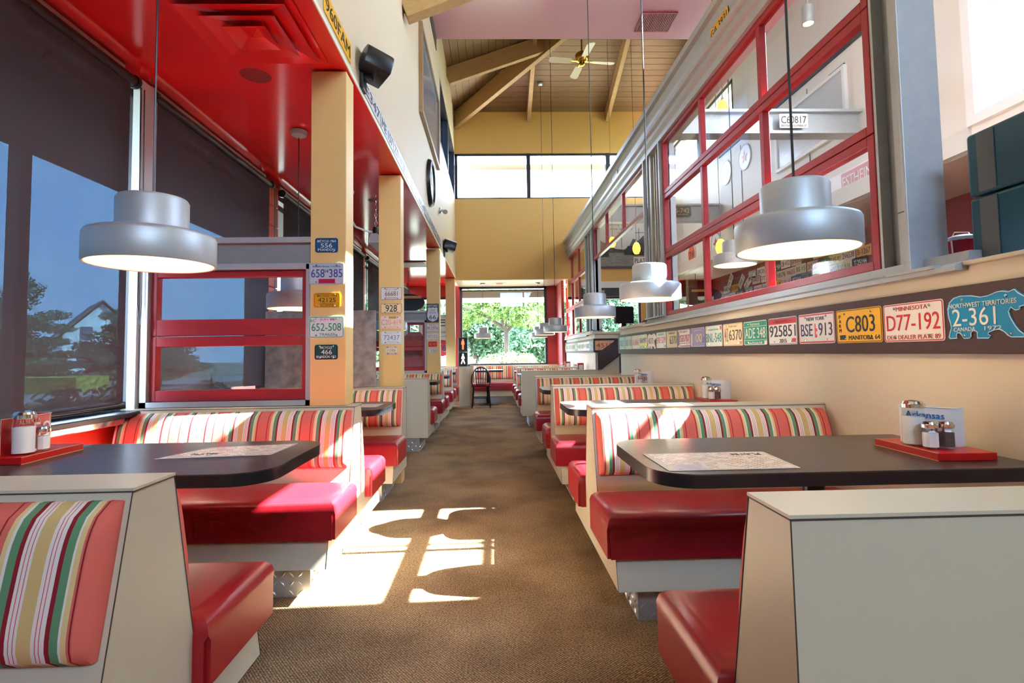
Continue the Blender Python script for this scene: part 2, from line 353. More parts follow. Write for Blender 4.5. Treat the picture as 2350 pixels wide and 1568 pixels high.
WINL = [(-1.4, 3.14), (3.2, 4.82), (5.06, 8.28), (8.47, 12.58)]
for i, (a, b) in enumerate(WINL):
    w = struct('window_%d' % (i+1), B().box(-2.10, -2.04, a, a+.05, .825, 2.66).box(-2.10, -2.04, b-.05, b, .825, 2.66).box(-2.10, -2.04, a, b, 2.6, 2.66).box(-2.1, -2.04, a, b, .825, .87), M_DARKFRAME)
    B().box(-2.075, -2.07, a+.05, b-.05, .87, 2.6).build('pane', M_GLASS, w)
struct('trim_7', B().box(-1.985, -1.94, 3.0, 3.14, .825, 2.66).box(-2.10, -1.985, 3.14, 3.2, .825, 2.66), mat('light_jamb', (196, 206, 204), .4))
# screen blinds: cloth, tube, bottom bar, chain
def blind(a, b, label, hem=.86, chain=True):
    t = thing('roller_blind', label, 'blind', (-1.955, (a+b)/2, hem), 0, 'dark screen roller blinds on the left windows')
    L = b-a
    n = 24; bd = B()
    for i in range(n+1):
        y = -L/2+L*i/n
        for k in range(9): bd.v.append((.012*math.sin(k*.4)*math.sin(i*.9)*(1-k/8)**2, y, .0+(2.62-hem)*k/8))
    for i in range(n):
        for k in range(8): bd.f.append((i*9+k, (i+1)*9+k, (i+1)*9+k+1, i*9+k+1))
    bd.build('cloth', M_BLIND, t, smooth=True)
    B().tube([(0, -L/2-.02, 2.625-hem), (0, L/2+.02, 2.625-hem)], .028, 14).build('roller_tube', mat('blind_tube', (48, 38, 36), .5), t, smooth=True)
    B().box(-.05, -.03, -L/2, L/2, 2.66-hem, 2.705-hem).build('headrail', M_ALU, t)
    B().tube([(0, -L/2, 0), (0, L/2, 0)], .014, 10).build('bottom_bar', M_BLACK, t, smooth=True)
    for s in (-1, 1):
        q = B().lathe([(.0, .012), (.036, .012), (.036, -.012), (0, -.012)], 14).build('bracket', M_BLACK, t); q.rotation_euler = (PI/2, 0, 0); q.location = (0, s*(L/2+.03), 2.625-hem)
    if chain:
        B().tube([(.03, L/2+.04, 2.6-hem), (.035, L/2+.045, 1.4-hem), (.04, L/2+.06, 1.27-hem), (.035, L/2+.075, 1.4-hem), (.03, L/2+.07, 2.6-hem)], .0035, 5).build('pull_chain', M_BLACK, t)
    return t
blind(-1.38, 2.93, 'widest dark screen blind, on the window beside the nearest left table')
blind(3.16, 4.76, 'dark screen blind over the window behind the red framed partition')
blind(5.08, 8.22, 'dark screen blind past the orange pier, seen between the two near columns', hem=.9)
blind(8.5, 12.5, 'added dark screen blind dimming the left windows past the third column', hem=1.3)  # blind added to cut sky light reaching the wall past the stairs

# low ceilings, high walls
struct('ceiling_low_left', B().box(-2.2, -.955, -4.6, 12.95, CZ-.006, 2.92).box(-.955, -.80, -4.6, 11.6, CZ-.006, CZ), M_REDGLOSS)
struct('ceiling_alcove', B().box(-.82, 1.56, 11.65, 12.95, 2.685, 2.9), mat('alcove_ceiling', (214, 190, 176), .3))
struct('ceiling_low_right', B().box(4.0, 5.2, -4.6, 12.4, CZ-.005, 2.92), mat('alcove_ceiling', (214, 190, 176), .3))
HW = B().box(-.95, -.80, -4.6, 8.4, CZ, 6.5).box(-.95, -.80, 8.4, 11.75, CZ, 4.45).box(-.95, -.80, 8.4, 11.75, 5.5, 6.5)
wlh = struct('wall_left_high', HW, M_CREAMWALL)
struct('trim_8', B().box(-.80, -.794, -4.6, 11.6, CZ-.006, CZ+.022), mat('ivory_trim', (238, 228, 204), .45))
w = struct('window_5', B().box(-.955, -.80, 8.4, 8.5, 4.45, 5.5).box(-.955, -.80, 9.9, 10.02, 4.45, 5.5).box(-.955, -.80, 11.5, 11.6, 4.45, 5.5).box(-.955, -.80, 8.4, 11.6, 4.45, 4.5).box(-.955, -.80, 8.4, 11.6, 5.44, 5.5), M_DARKFRAME)
B().box(-.90, -.895, 8.4, 11.6, 4.5, 5.45).build('pane', M_TINT, w)
struct('wall_far', B().box(-.95, 4.05, 11.6, 11.75, 2.69, 4.46).box(-.95, 4.05, 11.6, 11.75, 5.46, 6.5).box(3.2, 4.05, 11.6, 11.75, .75, 2.69).box(1.62, 3.2, 11.6, 11.75, 2.3, 2.69).box(1.62, 3.2, 11.6, 11.75, .75, 1.0), M_YELLOW)
w = struct('window_6', B().box(-.8, 3.9, 11.62, 11.7, 5.41, 5.46).box(-.8, 3.9, 11.62, 11.7, 4.46, 4.49).box(-.8, -.74, 11.62, 11.7, 4.46, 5.46).box(.77, .85, 11.6, 11.72, 4.46, 5.46).box(2.51, 2.6, 11.6, 11.72, 4.46, 5.46).box(3.84, 3.9, 11.62, 11.7, 4.46, 5.46), M_DARKFRAME)
for a, b in ((-.74, .77), (.85, 2.51), (2.6, 3.84)): B().box(a, b, 11.66, 11.665, 4.49, 5.41).build('pane', M_GLASS, w)
w = struct('window_7', B().box(1.82, 3.2, 11.63, 11.7, 1.0, 1.05).box(1.62, 3.2, 11.63, 11.7, 2.25, 2.3).box(3.15, 3.2, 11.63, 11.7, 1.0, 2.3), M_DARKFRAME)
B().box(1.62, 3.15, 11.66, 11.665, 1.4, 2.25).build('pane', M_GLASS, w)
struct('wall_alcove', B().box(-2.2, -2.0, 12.8, 12.95, 0, CZ).box(-.9, -.78, 12.8, 12.95, 0, CZ).box(1.27, 1.56, 12.8, 12.95, 0, CZ).box(-2.0, -.9, 12.8, 12.95, 0, .95).box(-.78, 1.27, 12.8, 12.95, 0, .84).box(-2.0, -.9, 12.8, 12.95, 2.45, CZ).box(1.5,1.56,11.84,12.95,0,2.69), mat('alcove_red_wall', (176, 52, 44), .45))
w = struct('window_8', B().box(-.78, -.73, 12.78, 12.9, .84, 2.69).box(1.22, 1.27, 12.78, 12.9, .84, 2.69).box(-.78, 1.27, 12.78, 12.9, 2.64, 2.69).box(-.78, 1.27, 12.76, 12.9, .82, .87).box(-.78,1.27,12.80,12.86,2.585,2.61), M_DARKFRAME)
B().box(-.73, 1.22, 12.85, 12.855, .87, 2.64).build('pane', M_GLASS, w)
w = struct('window_9', B().box(-2.0, -1.95, 12.8, 12.9, .95, 2.45).box(-.95, -.9, 12.8, 12.9, .95, 2.45).box(-2., -.9, 12.8, 12.9, 2.4, 2.45).box(-2., -.9, 12.8, 12.9, .95, 1.), M_DARKFRAME)
B().box(-1.95, -.95, 12.85, 12.855, 1., 2.4).build('pane', M_GLASS, w)
# right high wall, with the unseen clerestory the sun comes through
struct('wall_right_high', B().box(3.9, 4.05, -4.6, -1.6, CZ, 6.5).box(3.9, 4.05, -1.6, .8, CZ, 6.5).box(3.9, 4.05, .8, 2.6, CZ, 6.5)
       .box(3.9, 4.05, 2.6, 4.2, CZ, 2.9).box(3.9, 4.05, 2.6, 4.2, 6.3, 6.5).box(3.9, 4.05, 4.2, 8.4, CZ, 6.5).box(3.9, 4.05, 8.4, 11.6, CZ, 4.45).box(3.9, 4.05, 8.4, 11.6, 5.5, 6.5).box(3.9, 4.05, 11.6, 11.75, CZ, 6.5), mat('pale_panel_wall', (226, 222, 212), .5))
w = struct('window_13', B().box(3.86, 4.02, 2.6, 2.68, 2.96, 6.24).box(3.86, 4.02, 4.12, 4.2, 2.96, 6.24).box(3.86, 4.02, 2.6, 4.2, 2.88, 2.96).box(3.86, 4.02, 2.6, 4.2, 6.24, 6.3).box(3.9, 3.98, 3.38, 3.42, 2.96, 6.24).box(3.91, 3.97, 2.68, 4.12, 3.78, 3.82), M_WHITE)
struct('window_14', B().box(3.92, 4.03, 8.4, 8.5, 4.45, 5.5).box(3.92, 4.03, 9.9, 10.02, 4.45, 5.5).box(3.92, 4.03, 11.5, 11.6, 4.45, 5.5).box(3.92, 4.03, 8.4, 11.6, 4.45, 4.5).box(3.92, 4.03, 8.4, 11.6, 5.44, 5.5), M_DARKFRAME)
struct('ceiling_sun_block_right', B().box(4.05, 7.2, -4.6, 2.3, 5.8, 5.95).box(4.05, 6.2, 5.5, 12, 5.7, 5.85), M_WHITE)  # unseen overhang, added to keep direct sun off the right wall's clerestory
struct('wall_plates', B().box(5.0, 5.15, -4.6, 12.4, .6, CZ), mat('maroon_wall', (122, 40, 42), .5))
struct('wall_right_far', B().box(4.05, 5.15, 12.25, 12.4, .6, 1.5).box(4.05, 5.15, 12.25, 12.4, 2.35, CZ).box(4.9, 5.15, 12.25, 12.4, 1.5, 2.35).box(3.9, 4.05, 11.75, 12.4, .6, CZ), mat('brown_red_wall', (112, 52, 44), .5))
w = struct('window_11', B().box(4.05, 4.9, 12.3, 12.36, 1.5, 1.54).box(4.05, 4.9, 12.3, 12.36, 2.3, 2.35).box(4.47, 4.51, 12.3, 12.36, 1.5, 2.35), M_DARKFRAME)
B().box(4.05, 4.9, 12.33, 12.335, 1.54, 2.3).build('pane', M_GLASS, w)
# wall behind the camera; its window opening is added for fill light
struct('wall_behind', B().box(-2.2, .4, -4.6, -4.45, 0, 6.6).box(3.0, 5.2, -4.6, -4.45, 0, 6.6).box(.4, 3.0, -4.6, -4.45, 0, 3.7).box(.4, 3.0, -4.6, -4.45, 5.6, 6.6), M_CREAMWALL)
struct('window_12', B().box(1.66, 1.74, -4.55, -4.48, 3.7, 5.6), M_DARKFRAME)
# high ceiling and hipped plank roof beyond it
struct('ceiling_high', B().box(-.95, 4.05, 4.6, 7.86, 5.8, 5.98), M_PINK)
struct('ceiling_near', B().box(-.95, 4.05, -4.6, 4.72, 6.45, 6.6).box(-.95, 4.05, 4.6, 4.72, 5.98, 6.6), M_CREAMWALL)
struct('ceiling_roof_shell', B().box(-1, 4.1, 7.8, 11.8, 7.85, 7.95).box(-1, 4.1, 7.72, 7.84, 5.98, 7.95).box(-1.05, -.95, 7.8, 11.8, 6.4, 7.95).box(4.05, 4.15, 7.8, 11.8, 6.4, 7.95).box(-1, 4.1, 11.75, 11.85, 6.4, 7.95), M_WOODROOF)
SL = .35
rf = struct('ceiling_roof_far', B().prism([(11.76, 6.40), (11.76, 6.48), (8.0, 6.48+SL*3.76), (8.0, 6.40+SL*3.76)], 'x', -.8, 3.95), mat('plank_gap', (70, 46, 28), .8))
rl = struct('ceiling_roof_left', B().prism([(-.84, 6.47), (1.9, 6.47+SL*2.74), (1.9, 6.40+SL*2.74), (-.84, 6.40)], 'y', 7.84, 8.3), mat('plank_gap', (70, 46, 28), .8))
rl2 = B(); rl2.add([(-.84, 8.3, 6.41), (-.84, 11.6, 6.41), (1.9, 8.86, 6.41+SL*2.74), (1.9, 8.3, 6.41+SL*2.74)], [(0, 1, 2, 3)]); rl2.build('underside', mat('plank_gap', (70, 46, 28), .8), rl)
PW = .142
for j in range(20):                                   # far slope, planks run across
    y1 = 11.6-j*PW*.944; y0 = y1-PW*.944+.007; z1 = 6.385+SL*(11.6-y1); z0 = 6.385+SL*(11.6-y0)
    x0 = -.82+(11.6-(y0+y1)/2)
    if y0 < 8.75: break
    B().add([(x0, y1, z1), (3.9, y1, z1), (3.9, y0, z0), (x0+(y1-y0), y0, z0), (x0, y1, z1+.02), (3.9, y1, z1+.02), (3.9, y0, z0+.02), (x0, y0, z0+.02)], [(0,1,2,3),(7,6,5,4),(0,4,5,1),(1,5,6,2),(2,6,7,3),(3,7,4,0)]).build('plank', M_WOODROOF, rf)
for j in range(18):                                   # left slope, planks run away from the camera
    x0 = -.82+j*PW*.944; x1 = x0+PW*.944-.007; z0 = 6.385+SL*(x0+.82); z1 = 6.385+SL*(x1+.82); yE = 11.6-((x0+x1)/2+.82)
    if yE < 8.9: break
    B().add([(x0, 7.87, z0), (x1, 7.87, z1), (x1, yE-.06, z1), (x0, yE+.06, z0), (x0, 7.87, z0+.02), (x1, 7.87, z1+.02), (x1, yE-.06, z1+.02), (x0, yE+.06, z0+.02)], [(0,1,2,3),(7,6,5,4),(0,4,5,1),(1,5,6,2),(2,6,7,3),(3,7,4,0)]).build('plank', M_WOODROOF, rl)
def rafter(a, b, w, h, parent): B().beam(a, b, w, h).build('rafter', M_RAFTER, parent, bevel=.006)
rafter((.83, 11.59, 6.26), (.83, 8.9, 6.26+SL*2.69), .085, .26, rf)
rafter((2.55, 11.59, 6.26), (2.55, 8.9, 6.26+SL*2.69), .085, .26, rf)
rafter((-.80, 11.58, 6.16), (1.95, 8.83, 6.16+SL*2.75), .1, .34, rl)
rafter((-.79, 9.75, 6.2), (1.05, 9.75, 6.2+SL*1.84), .1, .3, rl)
rafter((-.79, 4.9, 4.30), (2.95, 4.9, 5.78), .14, .2, wlh)

# columns on the left
for y0, zb, lab in ((2.985, .835, 'nearest'), (4.76, .3, 'second'), (8.16, .835, 'third'), (11.42, .84, 'fourth')):
    st = struct('column', B().box(-1.0, -.805, y0, y0+.155, zb if zb > .5 else .0, CZ-.02), M_COLUMN, bevel=.004)

# outside ground and road
struct('ground', B().box(-120, 60, -60, 160, -.45, -.35), mat('outside_ground', (122, 116, 100), .9, var=(.6, (1, 1, 1), 1), rgb2=(96, 104, 70)))
struct('road', B().box(-22, -13, -60, 160, -.35, -.33), mat('asphalt', (128, 124, 118), .9, var=(3, (1, 1, 1), .5)))
struct('ceiling_eave_left', B().box(-3.36, -2.2, -4.6, 13.5, 2.61, 2.8), mat('eave_soffit', (70, 62, 60), .7))
struct('column_veranda', B().box(-3.36, -3.27, 3.80, 3.89, -.35, 2.61), mat('eave_soffit', (70, 62, 60), .7))
struct('ceiling_eave_far', B().box(-3, 2.6, 12.95, 14.2, 2.44, 2.62), mat('far_eave', (206, 198, 180), .7))
struct('ceiling_eave_top', B().box(-1.6, 4.6, 11.85, 12.9, 5.18, 5.3), M_WHITE)
portal('portal_behind', (1.7, -4.44, 4.65), 2.6, 1.9, (0, 1, 0))
portal('portal_lefthigh', (-.79, 10, 4.97), 3.2, 1.05, (1, 0, 0))
portal('portal_righthigh', (3.89, 10, 4.97), 3.2, 1.05, (-1, 0, 0))
portal('portal_sunwindow', (3.84, 3.4, 4.6), 1.6, 3.4, (-1, 0, 0))
portal('portal_left', (-2.03, 5.6, 1.73), 14.0, 1.85, (1, 0, 0))
portal('portal_far', (.25, 12.77, 1.76), 2.0, 1.8, (0, -1, 0))
portal('portal_top', (1.55, 11.59, 4.96), 4.7, .95, (0, -1, 0))
portal('portal_farleft', (-1.45, 12.79, 1.7), 1.0, 1.5, (0, -1, 0))
portal('portal_counter', (2.4, 11.59, 1.8), 1.55, .95, (0, -1, 0))

# ================================================================ BOOTHS AND TABLES
def rounded_slab(x0, x1, y0, y1, z0, z1, r, seg=4):
    bd = B().box(x0, x1, y0, y1, z0, z1); me = bpy.data.meshes.new('seat'); me.from_pydata(bd.v, [], bd.f)
    bm = bmesh.new(); bm.from_mesh(me); bmesh.ops.recalc_face_normals(bm, faces=bm.faces)
    top = [e for e in bm.edges if all(v.co.z > (z0+z1)/2 for v in e.verts)]; side = [e for e in bm.edges if abs(e.verts[0].co.z-e.verts[1].co.z) > .01]
    bmesh.ops.bevel(bm, geom=top, offset=r, segments=seg, affect='EDGES', profile=.6)
    es = [e for e in bm.edges if abs(e.verts[0].co.z-e.verts[1].co.z) > .04 and abs(e.verts[0].co.x-e.verts[1].co.x) < 1e-4 and abs(e.verts[0].co.y-e.verts[1].co.y) < 1e-4]
    bmesh.ops.bevel(bm, geom=es, offset=.012, segments=2, affect='EDGES')
    bm.to_mesh(me); bm.free(); me.polygons.foreach_set('use_smooth', [True]*len(me.polygons)); me.set_sharp_from_angle(angle=.8)
    return me
def seat_mesh(L, s):
    """seat on the side s (+1 / -1) of the back, overhanging the aisle end; upholstery creases on its end"""
    y0, y1 = (.165, .575) if s > 0 else (-.575, -.165)
    me = rounded_slab(-.04, L-.004, y0, y1, .285, .457, .062, 5)
    for v in me.vertices:
        c = v.co
        if c.z > .40: c.z += .012*math.sin(PI*min(1, max(0, (c.x+.04)/L)))
    return me
def cushion_mesh(L, s, xa=.012, xb=.012):
    n = 14; bd = B(); prof = []
    for i in range(n+1):
        t = i/n; z = .522+.29*t; bulge = .05*(1-(2*t-1)**4)**.6+.012
        yb = .073+(.83-z)/.41*.097
        prof.append((yb+bulge, z))
    back = [(.073+(.83-z)/.41*.097-.002, z) for _, z in reversed(prof)]
    poly = [(s*a, z) for a, z in prof+back]
    # rounded ends: shrink the bulge in the last 15 mm
    xs = [(xa, .25), (xa+.006, .75), (xa+.018, 1.0), (L-xb-.018, 1.0), (L-xb-.006, .75), (L-xb, .25)]
    m = len(poly)
    for x, k in xs:
        for i, (y, z) in enumerate(poly):
            yb = s*(.073+(.83-z)/.41*.097); bd.v.append((x, yb+(y-yb)*k, .667+(z-.667)*(1-.02*(1-k))))
    for j in range(len(xs)-1):
        for i in range(m): bd.f.append((j*m+i, j*m+(i+1)%m, (j+1)*m+(i+1)%m, (j+1)*m+i))
    bd.f.append(tuple(range(m))); bd.f.append(tuple((len(xs)-1)*m+i for i in range(m)))
    return bd.mesh('back_cushion', smooth=True)
def lugs_mesh(L, ya, yb, x0):
    bd = B(); p = .04
    def lug(o, u, v, cu, cv, sgn):
        o = Vector(o); u = Vector(u); v = Vector(v); n = u.cross(v); d = (u*.7+v*.7*sgn).normalized(); e = n.cross(d)
        c = o+u*cu+v*cv; a = d*.017; b = e*.005
        bd.add([c-a, c-b, c+a, c+b, c+n*.004-a*.6, c+n*.004+a*.6], [(0,1,4),(1,2,5,4),(2,3,5),(3,0,4,5)])
    def face(o, u, v, W, H):
        for i in range(int(W/p)):
            for j in range(int(H/p)):
                lug(o, u, v, p*(i+.5), p*(j+.5), 1 if (i+j) % 2 else -1)
    face((x0, yb, 0), (0, -1, 0), (0, 0, 1), yb-ya, .15)
    face((x0, ya, 0), (1, 0, 0), (0, 0, 1), L-x0, .15)
    face((L, yb+.0002, 0), (-1, 0, 0), (0, 0, 1), L-x0, .15)
    return bd.mesh('tread_pattern')
def booth(kind, L, label):
    """kind 'double', 'front' (one seat towards -y) or 'back' (one seat towards +y); x from the aisle end to the wall"""
    t = thing('booth_bench', label, 'booth bench', (0,0,0), 0, 'striped booth benches')
    f, b = kind in ('double', 'front'), kind in ('double', 'back')
    prof = [(.073, .832)]
    prof += [(.168, .42), (.172, .285), (.53, .285), (.565, .155)] if b else [(.078, .42), (.08, .155)]
    prof += [(-.565, .155), (-.53, .285), (-.172, .285), (-.168, .42)] if f else [(-.08, .155), (-.078, .42)]
    prof += [(-.073, .832)]
    body = B().prism(prof, 'x', 0, L).build('body', M_CREAM, t)
    B().box(-.003, L, -.0745, .0745, .828, .835).build('top_panel', M_CREAM, t)
    sm = B()
    for i in range(len(prof)): a, c = prof[i], prof[(i+1) % len(prof)]; sm.beam((-.0005, *a), (-.0005, *c), .0018, .0018, up=(1, .01, .02))
    for yy in (-.0745, .0745): sm.box(-.003, L, yy-.0014, yy+.0014, .8265, .829)
    sm.box(-.0035, -.002, -.0745, .0745, .8265, .829)
    sm.build('edge_line', M_SEAM, t)
    ya, yb = (-.47 if f else -.06), (.47 if b else .06)
    kp = B().box(.10, L, ya, yb, 0, .155).build('kick_plate', M_TREAD, t)
    lg = link('tread_pattern', lugs_mesh(L, ya-.0002, yb, .0998), M_TREAD, kp); lg['kind'] = 'stuff'
    if f: link('seat', seat_mesh(L, -1), M_VINYL, t); link('back_cushion', cushion_mesh(L, -1), M_STRIPE, t)
    if b: link('seat', seat_mesh(L, 1), M_VINYL, t); link('back_cushion', cushion_mesh(L, 1), M_STRIPE, t)
    return t
LR, LL = 1.163, 1.245
XR, XL = .48, -.76
# right-hand row
bR = {k: None for k in ('double', 'front', 'back')}
def rbooth(kind, y, label):
    if bR[kind] is None: bR[kind] = booth(kind, LR, label); o = bR[kind]
    else: o = copy_tree(bR[kind])
    return put(o, (XR if y < 8 else XR-.06, y, 0), 0, label)
rbooth('back', .96, 'nearest bench of the right row, plain grey back panel towards the camera')
rbooth('double', 2.75, 'second bench of the right row, striped back behind the table with the menu')
rbooth('double', 4.53, 'third bench of the right row, striped back under the second pendant')
rbooth('front', 6.31, 'fourth bench of the right row, last one before the dark stair boards')
rbooth('back', 8.33, 'fifth bench of the right row, plain tan back just past the stairs')
rbooth('double', 10.1, 'sixth bench of the right row, beyond the stairs')
rbooth('front', 11.72, 'last bench of the right row, next to the far window seat')
# left-hand row (turned round)
bL = {k: None for k in ('double', 'front', 'back')}
def lbooth(kind, y, label):
    if bL[kind] is None: bL[kind] = booth(kind, LL, label); o = bL[kind]
    else: o = copy_tree(bL[kind])
    return put(o, (XL, y, 0), PI, label)
lbooth('double', 1.25, 'nearest bench of the left row, striped cushion cut by the left picture edge')
lbooth('double', 3.06, 'sunlit bench of the left row under the red framed partition')
lbooth('back', 4.66, 'bench of the left row below the grey marbled panel')      # turned round: its seat faces the camera
lbooth('front', 6.36, 'bench of the left row with a plain ochre back panel past the second column')
lbooth('double', 8.2, 'bench of the left row below the route sign column')
lbooth('double', 9.95, 'bench of the left row between the third and fourth columns')
lbooth('back', 11.42, 'last bench of the left row beside the walking signal')
fb = booth('front', 2.04, 'long striped window bench across the far end'); put(fb, (-.55, 12.69, 0), 0)

# tables
def table(L, label):
    t = thing('booth_table', label, 'table', (0,0,0), 0, 'dark booth tables')
    r = .13; D = .32; pts = []
    for cx, cy, a0 in ((r, D-r, PI/2), (r, -D+r, PI)):
        for i in range(9): a = a0+PI/2*i/8; pts.append((cx+r*math.cos(a), cy+r*math.sin(a)))
    pts += [(L, -D), (L, D)]
    B().prism(pts, 'z', .7525-.0035, .7525).build('table_top', M_TABLE, t, bevel=0)
    B().prism(pts, 'z', .712, .749).build('edge_band', M_EDGE, t, smooth=True)
    B().lathe([(.035, .03), (.035, .712)], 16, (L*.55, 0, 0)).build('pedestal', M_BLACK, t, smooth=True)
    B().lathe([(0.0, .0), (.22, .0), (.22, .012), (.05, .035), (0, .035)], 24, (L*.55, 0, 0)).build('foot', M_BLACK, t, smooth=True)
    return t
tR = table(1.155, '')
TR_Y = [1.87, 3.65, 5.42, 9.22, 10.83]
for i, (y, lab) in enumerate(zip(TR_Y, ('nearest dark table of the right row with a printed menu on it', 'second dark table of the right row, shining with daylight', 'third dark table of the right row, before the stairs', 'fourth dark table of the right row, past the stairs', 'last dark table of the right row'))):
    put(tR if i == 0 else copy_tree(tR), (.462 if y < 8 else .402, y, 0), 0, lab)
tL = table(1.24, '')
for i, (y, lab) in enumerate(((2.01, 'nearest dark table of the left row with a sunlit menu on it'), (3.86, 'dark table of the left row behind the sunlit bench'), (7.3, 'dark table of the left row past the ochre back panel'), (9.08, 'dark table of the left row beyond the route sign column'), (10.7, 'last dark table of the left row by the fourth column'))):
    put(tL if i == 0 else copy_tree(tL), (-.70 if i == 0 else -.73, y, 0), PI, lab)
ft = table(.6, 'small dark table behind the black bow-back chair'); put(ft, (.2, 11.86, 0), PI)

# ================================================================ PENDANT LAMPS
SHADE_OUT = [(.012, .243), (.085, .243), (.107, .238), (.113, .228), (.113, .132), (.116, .124), (.128, .118), (.185, .112), (.198, .106), (.203, .096), (.203, .006), (.200, .0), (.194, .002)]
SHADE_IN = [(.194, .002), (.19, .012), (.188, .095), (.18, .104), (.10, .112), (.10, .22), (.08, .232), (.012, .232)]
def pendant(top, label, energy=3.2, group='aluminium pendant lamps', z=1.45):
    t = thing('pendant_lamp', label, 'pendant lamp', (0,0,z), 0, group)
    H = top-z
    link('shade', cached('shade', lambda: B().lathe(SHADE_OUT, 64).mesh('shade', smooth=True)), M_ALU, t)
    link('liner', cached('liner', lambda: B().lathe(SHADE_IN, 48).mesh('liner', smooth=True)), M_LINER, t)
    link('bulb', cached('bulb', lambda: B().lathe([(0, .075), (.022, .078), (.035, .1), (.035, .12), (.02, .15), (.018, .2), (0, .2)], 16).mesh('bulb', smooth=True)), M_BULB, t)
    B().tube([(0, 0, .24), (0, 0, H-.02)], .0032 if H < 2 else .0045, 6).build('cord', M_BLACK, t)
    link('ceiling_cup', cached('cup', lambda: B().lathe([(0, -.045), (.02, -.045), (.05, -.03), (.058, -.004), (.058, .0), (0, 0)], 20).mesh('ceiling_cup', smooth=True)), M_ALU, t).location = (0, 0, H)
    return t
def lampo(o, x, y, z, label, energy=1.0):
    put(o, (x, y, z), 0, label)
    l = bpy.data.lights.new('lamp_glow', 'POINT'); l.energy = energy; l.color = (1, .87, .68); l.shadow_soft_size = .03
    lo = bpy.data.objects.new('lamp_glow', l); COL.objects.link(lo); lo.location = (x, y, z+.045)
pR = pendant(6.45, 'x')
lampo(pR, 1.075, 1.87, 1.45, 'largest aluminium pendant, over the near right table')
lampo(copy_tree(pR), 1.06, 3.62, 1.45, 'aluminium pendant half in sunlight, over the second right table')
lampo(pendant(5.8, 'x'), 1.02, 5.4, 1.45, 'aluminium pendant before the far post, over the third right table')
pR2 = pendant(7.22, 'x')
lampo(pR2, 1.05, 9.15, 1.45, 'frontmost of the three small pendants near the far window')
lampo(pendant(6.63, 'x'), 1.03, 10.85, 1.46, 'middle of the three small pendants near the far window')
pF = pendant(2.69, 'x')
lampo(pF, 1.01, 12.15, 1.45, 'rearmost of the three small pendants near the far window')
lampo(copy_tree(pF), -.23, 12.15, 1.45, 'small pendant hanging in front of the far tree window')
pL = pendant(CZ, 'x')
lampo(pL, -1.205, 1.94, 1.435, 'large aluminium pendant in front of the left window blind')
lampo(copy_tree(pL), -1.365, 3.82, 1.435, 'aluminium pendant half hidden behind the nearest column')
lampo(copy_tree(pL), -1.36, 7.3, 1.435, 'pendant of the left row hanging behind the third column')
pU = pendant(5.8, 'x'); lampo(pU, 2.37, 5.2, 1.93, 'pendant on the upper floor seen through the red panes')

# ================================================================ STEEL AND RED SASH PARTITION ON THE RIGHT
bp_ = [(1.555,3.525),(1.535,3.51),(1.535,3.455),(1.57,3.45),(1.60,3.40),(1.615,3.335),(1.575,3.325),(1.575,3.285),(1.60,3.275),(1.60,3.225),(1.63,3.205),(1.635,3.15),(1.80,3.15),(1.80,3.525)]
struct('beam_right', B().prism(bp_, 'y', .9, 12.3), M_GALV, smooth=False)
struct('beam_end_plate', B().prism([(1.42,3.62),(1.38,3.5),(1.38,3.28),(1.5,3.15),(1.85,3.15),(1.85,3.62)], 'y', 12.3, 12.34), M_GALV)
struct('beam_cross_near', B().box(1.80, 3.9, 5.5, 5.54, 3.36, 3.60).box(1.8, 3.9, 5.44, 5.62, 3.58, 3.61).box(1.8, 3.9, 5.44, 5.62, 3.35, 3.38), M_GALV)
struct('beam_cross_far', B().box(1.80, 3.9, 9.1, 9.14, 3.32, 3.60).box(1.8, 3.9, 9.04, 9.2, 3.58, 3.61).box(1.8, 3.9, 9.04, 9.2, 3.31, 3.34), M_GALV)
def steel_post(label, y0, y1, x0=1.64, z0=1.44):
    t = thing('steel_post', label, 'post', (0, y0, z0), 0, 'galvanised posts of the right partition'); D = y1-y0; H = 3.15-z0
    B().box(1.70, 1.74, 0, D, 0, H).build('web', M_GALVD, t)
    for a in (0, D-.03): B().box(x0-.005, 1.79, a, a+.03, 0, H).build('flange', M_GALV, t)
    B().box(x0+.03, 1.70, D*.34, D*.34+.02, 0, H).build('rib', M_GALV, t); B().box(x0+.02, 1.70, D*.62, D*.62+.05, 0, H).build('rib', M_GALV, t)
    B().tube([(1.695, D*.62-.004, 0), (1.695, D*.62-.004, H)], .006, 6).build('weld', M_CHROME, t)
    B().box(x0-.02, 1.8, -.006, D+.02, 0, .012).build('base_plate', M_GALV, t)
    return t
steel_post('galvanised post between the closed sashes and the half open bay', 5.16, 5.74)
steel_post('slim galvanised post between the half open bay and the far sashes', 8.86, 9.5)
t = thing('steel_post', 'widest galvanised post, nearest, with a bolt hole', 'post', (0, 1.84, 1.40), 0, 'galvanised posts of the right partition')
H = 3.15-1.40
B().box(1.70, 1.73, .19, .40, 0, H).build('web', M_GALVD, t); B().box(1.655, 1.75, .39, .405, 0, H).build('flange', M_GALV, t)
B().tube([(1.698, .345, 0), (1.698, .345, H)], .006, 6).build('weld', M_CHROME, t)
B().box(1.675, 1.70, .215, .325, .26, H).build('cover_panel', M_GALV, t); B().box(1.675, 1.70, .215, .325, 0, .255).build('cover_panel', M_GALV, t)
B().box(1.60, 1.755, .18, .198, 0, H).build('flange', M_GALV, t, bevel=.003); B().box(1.59, 1.78, .06, .3, -.012, 0).build('base_plate', M_GALV, t)
q = B().lathe([(0, .003), (.011, .003), (.011, 0)], 12).build('bolt', M_BLACK, t); q.rotation_euler = (0, -PI/2, 0); q.location = (1.674, .25, .2)
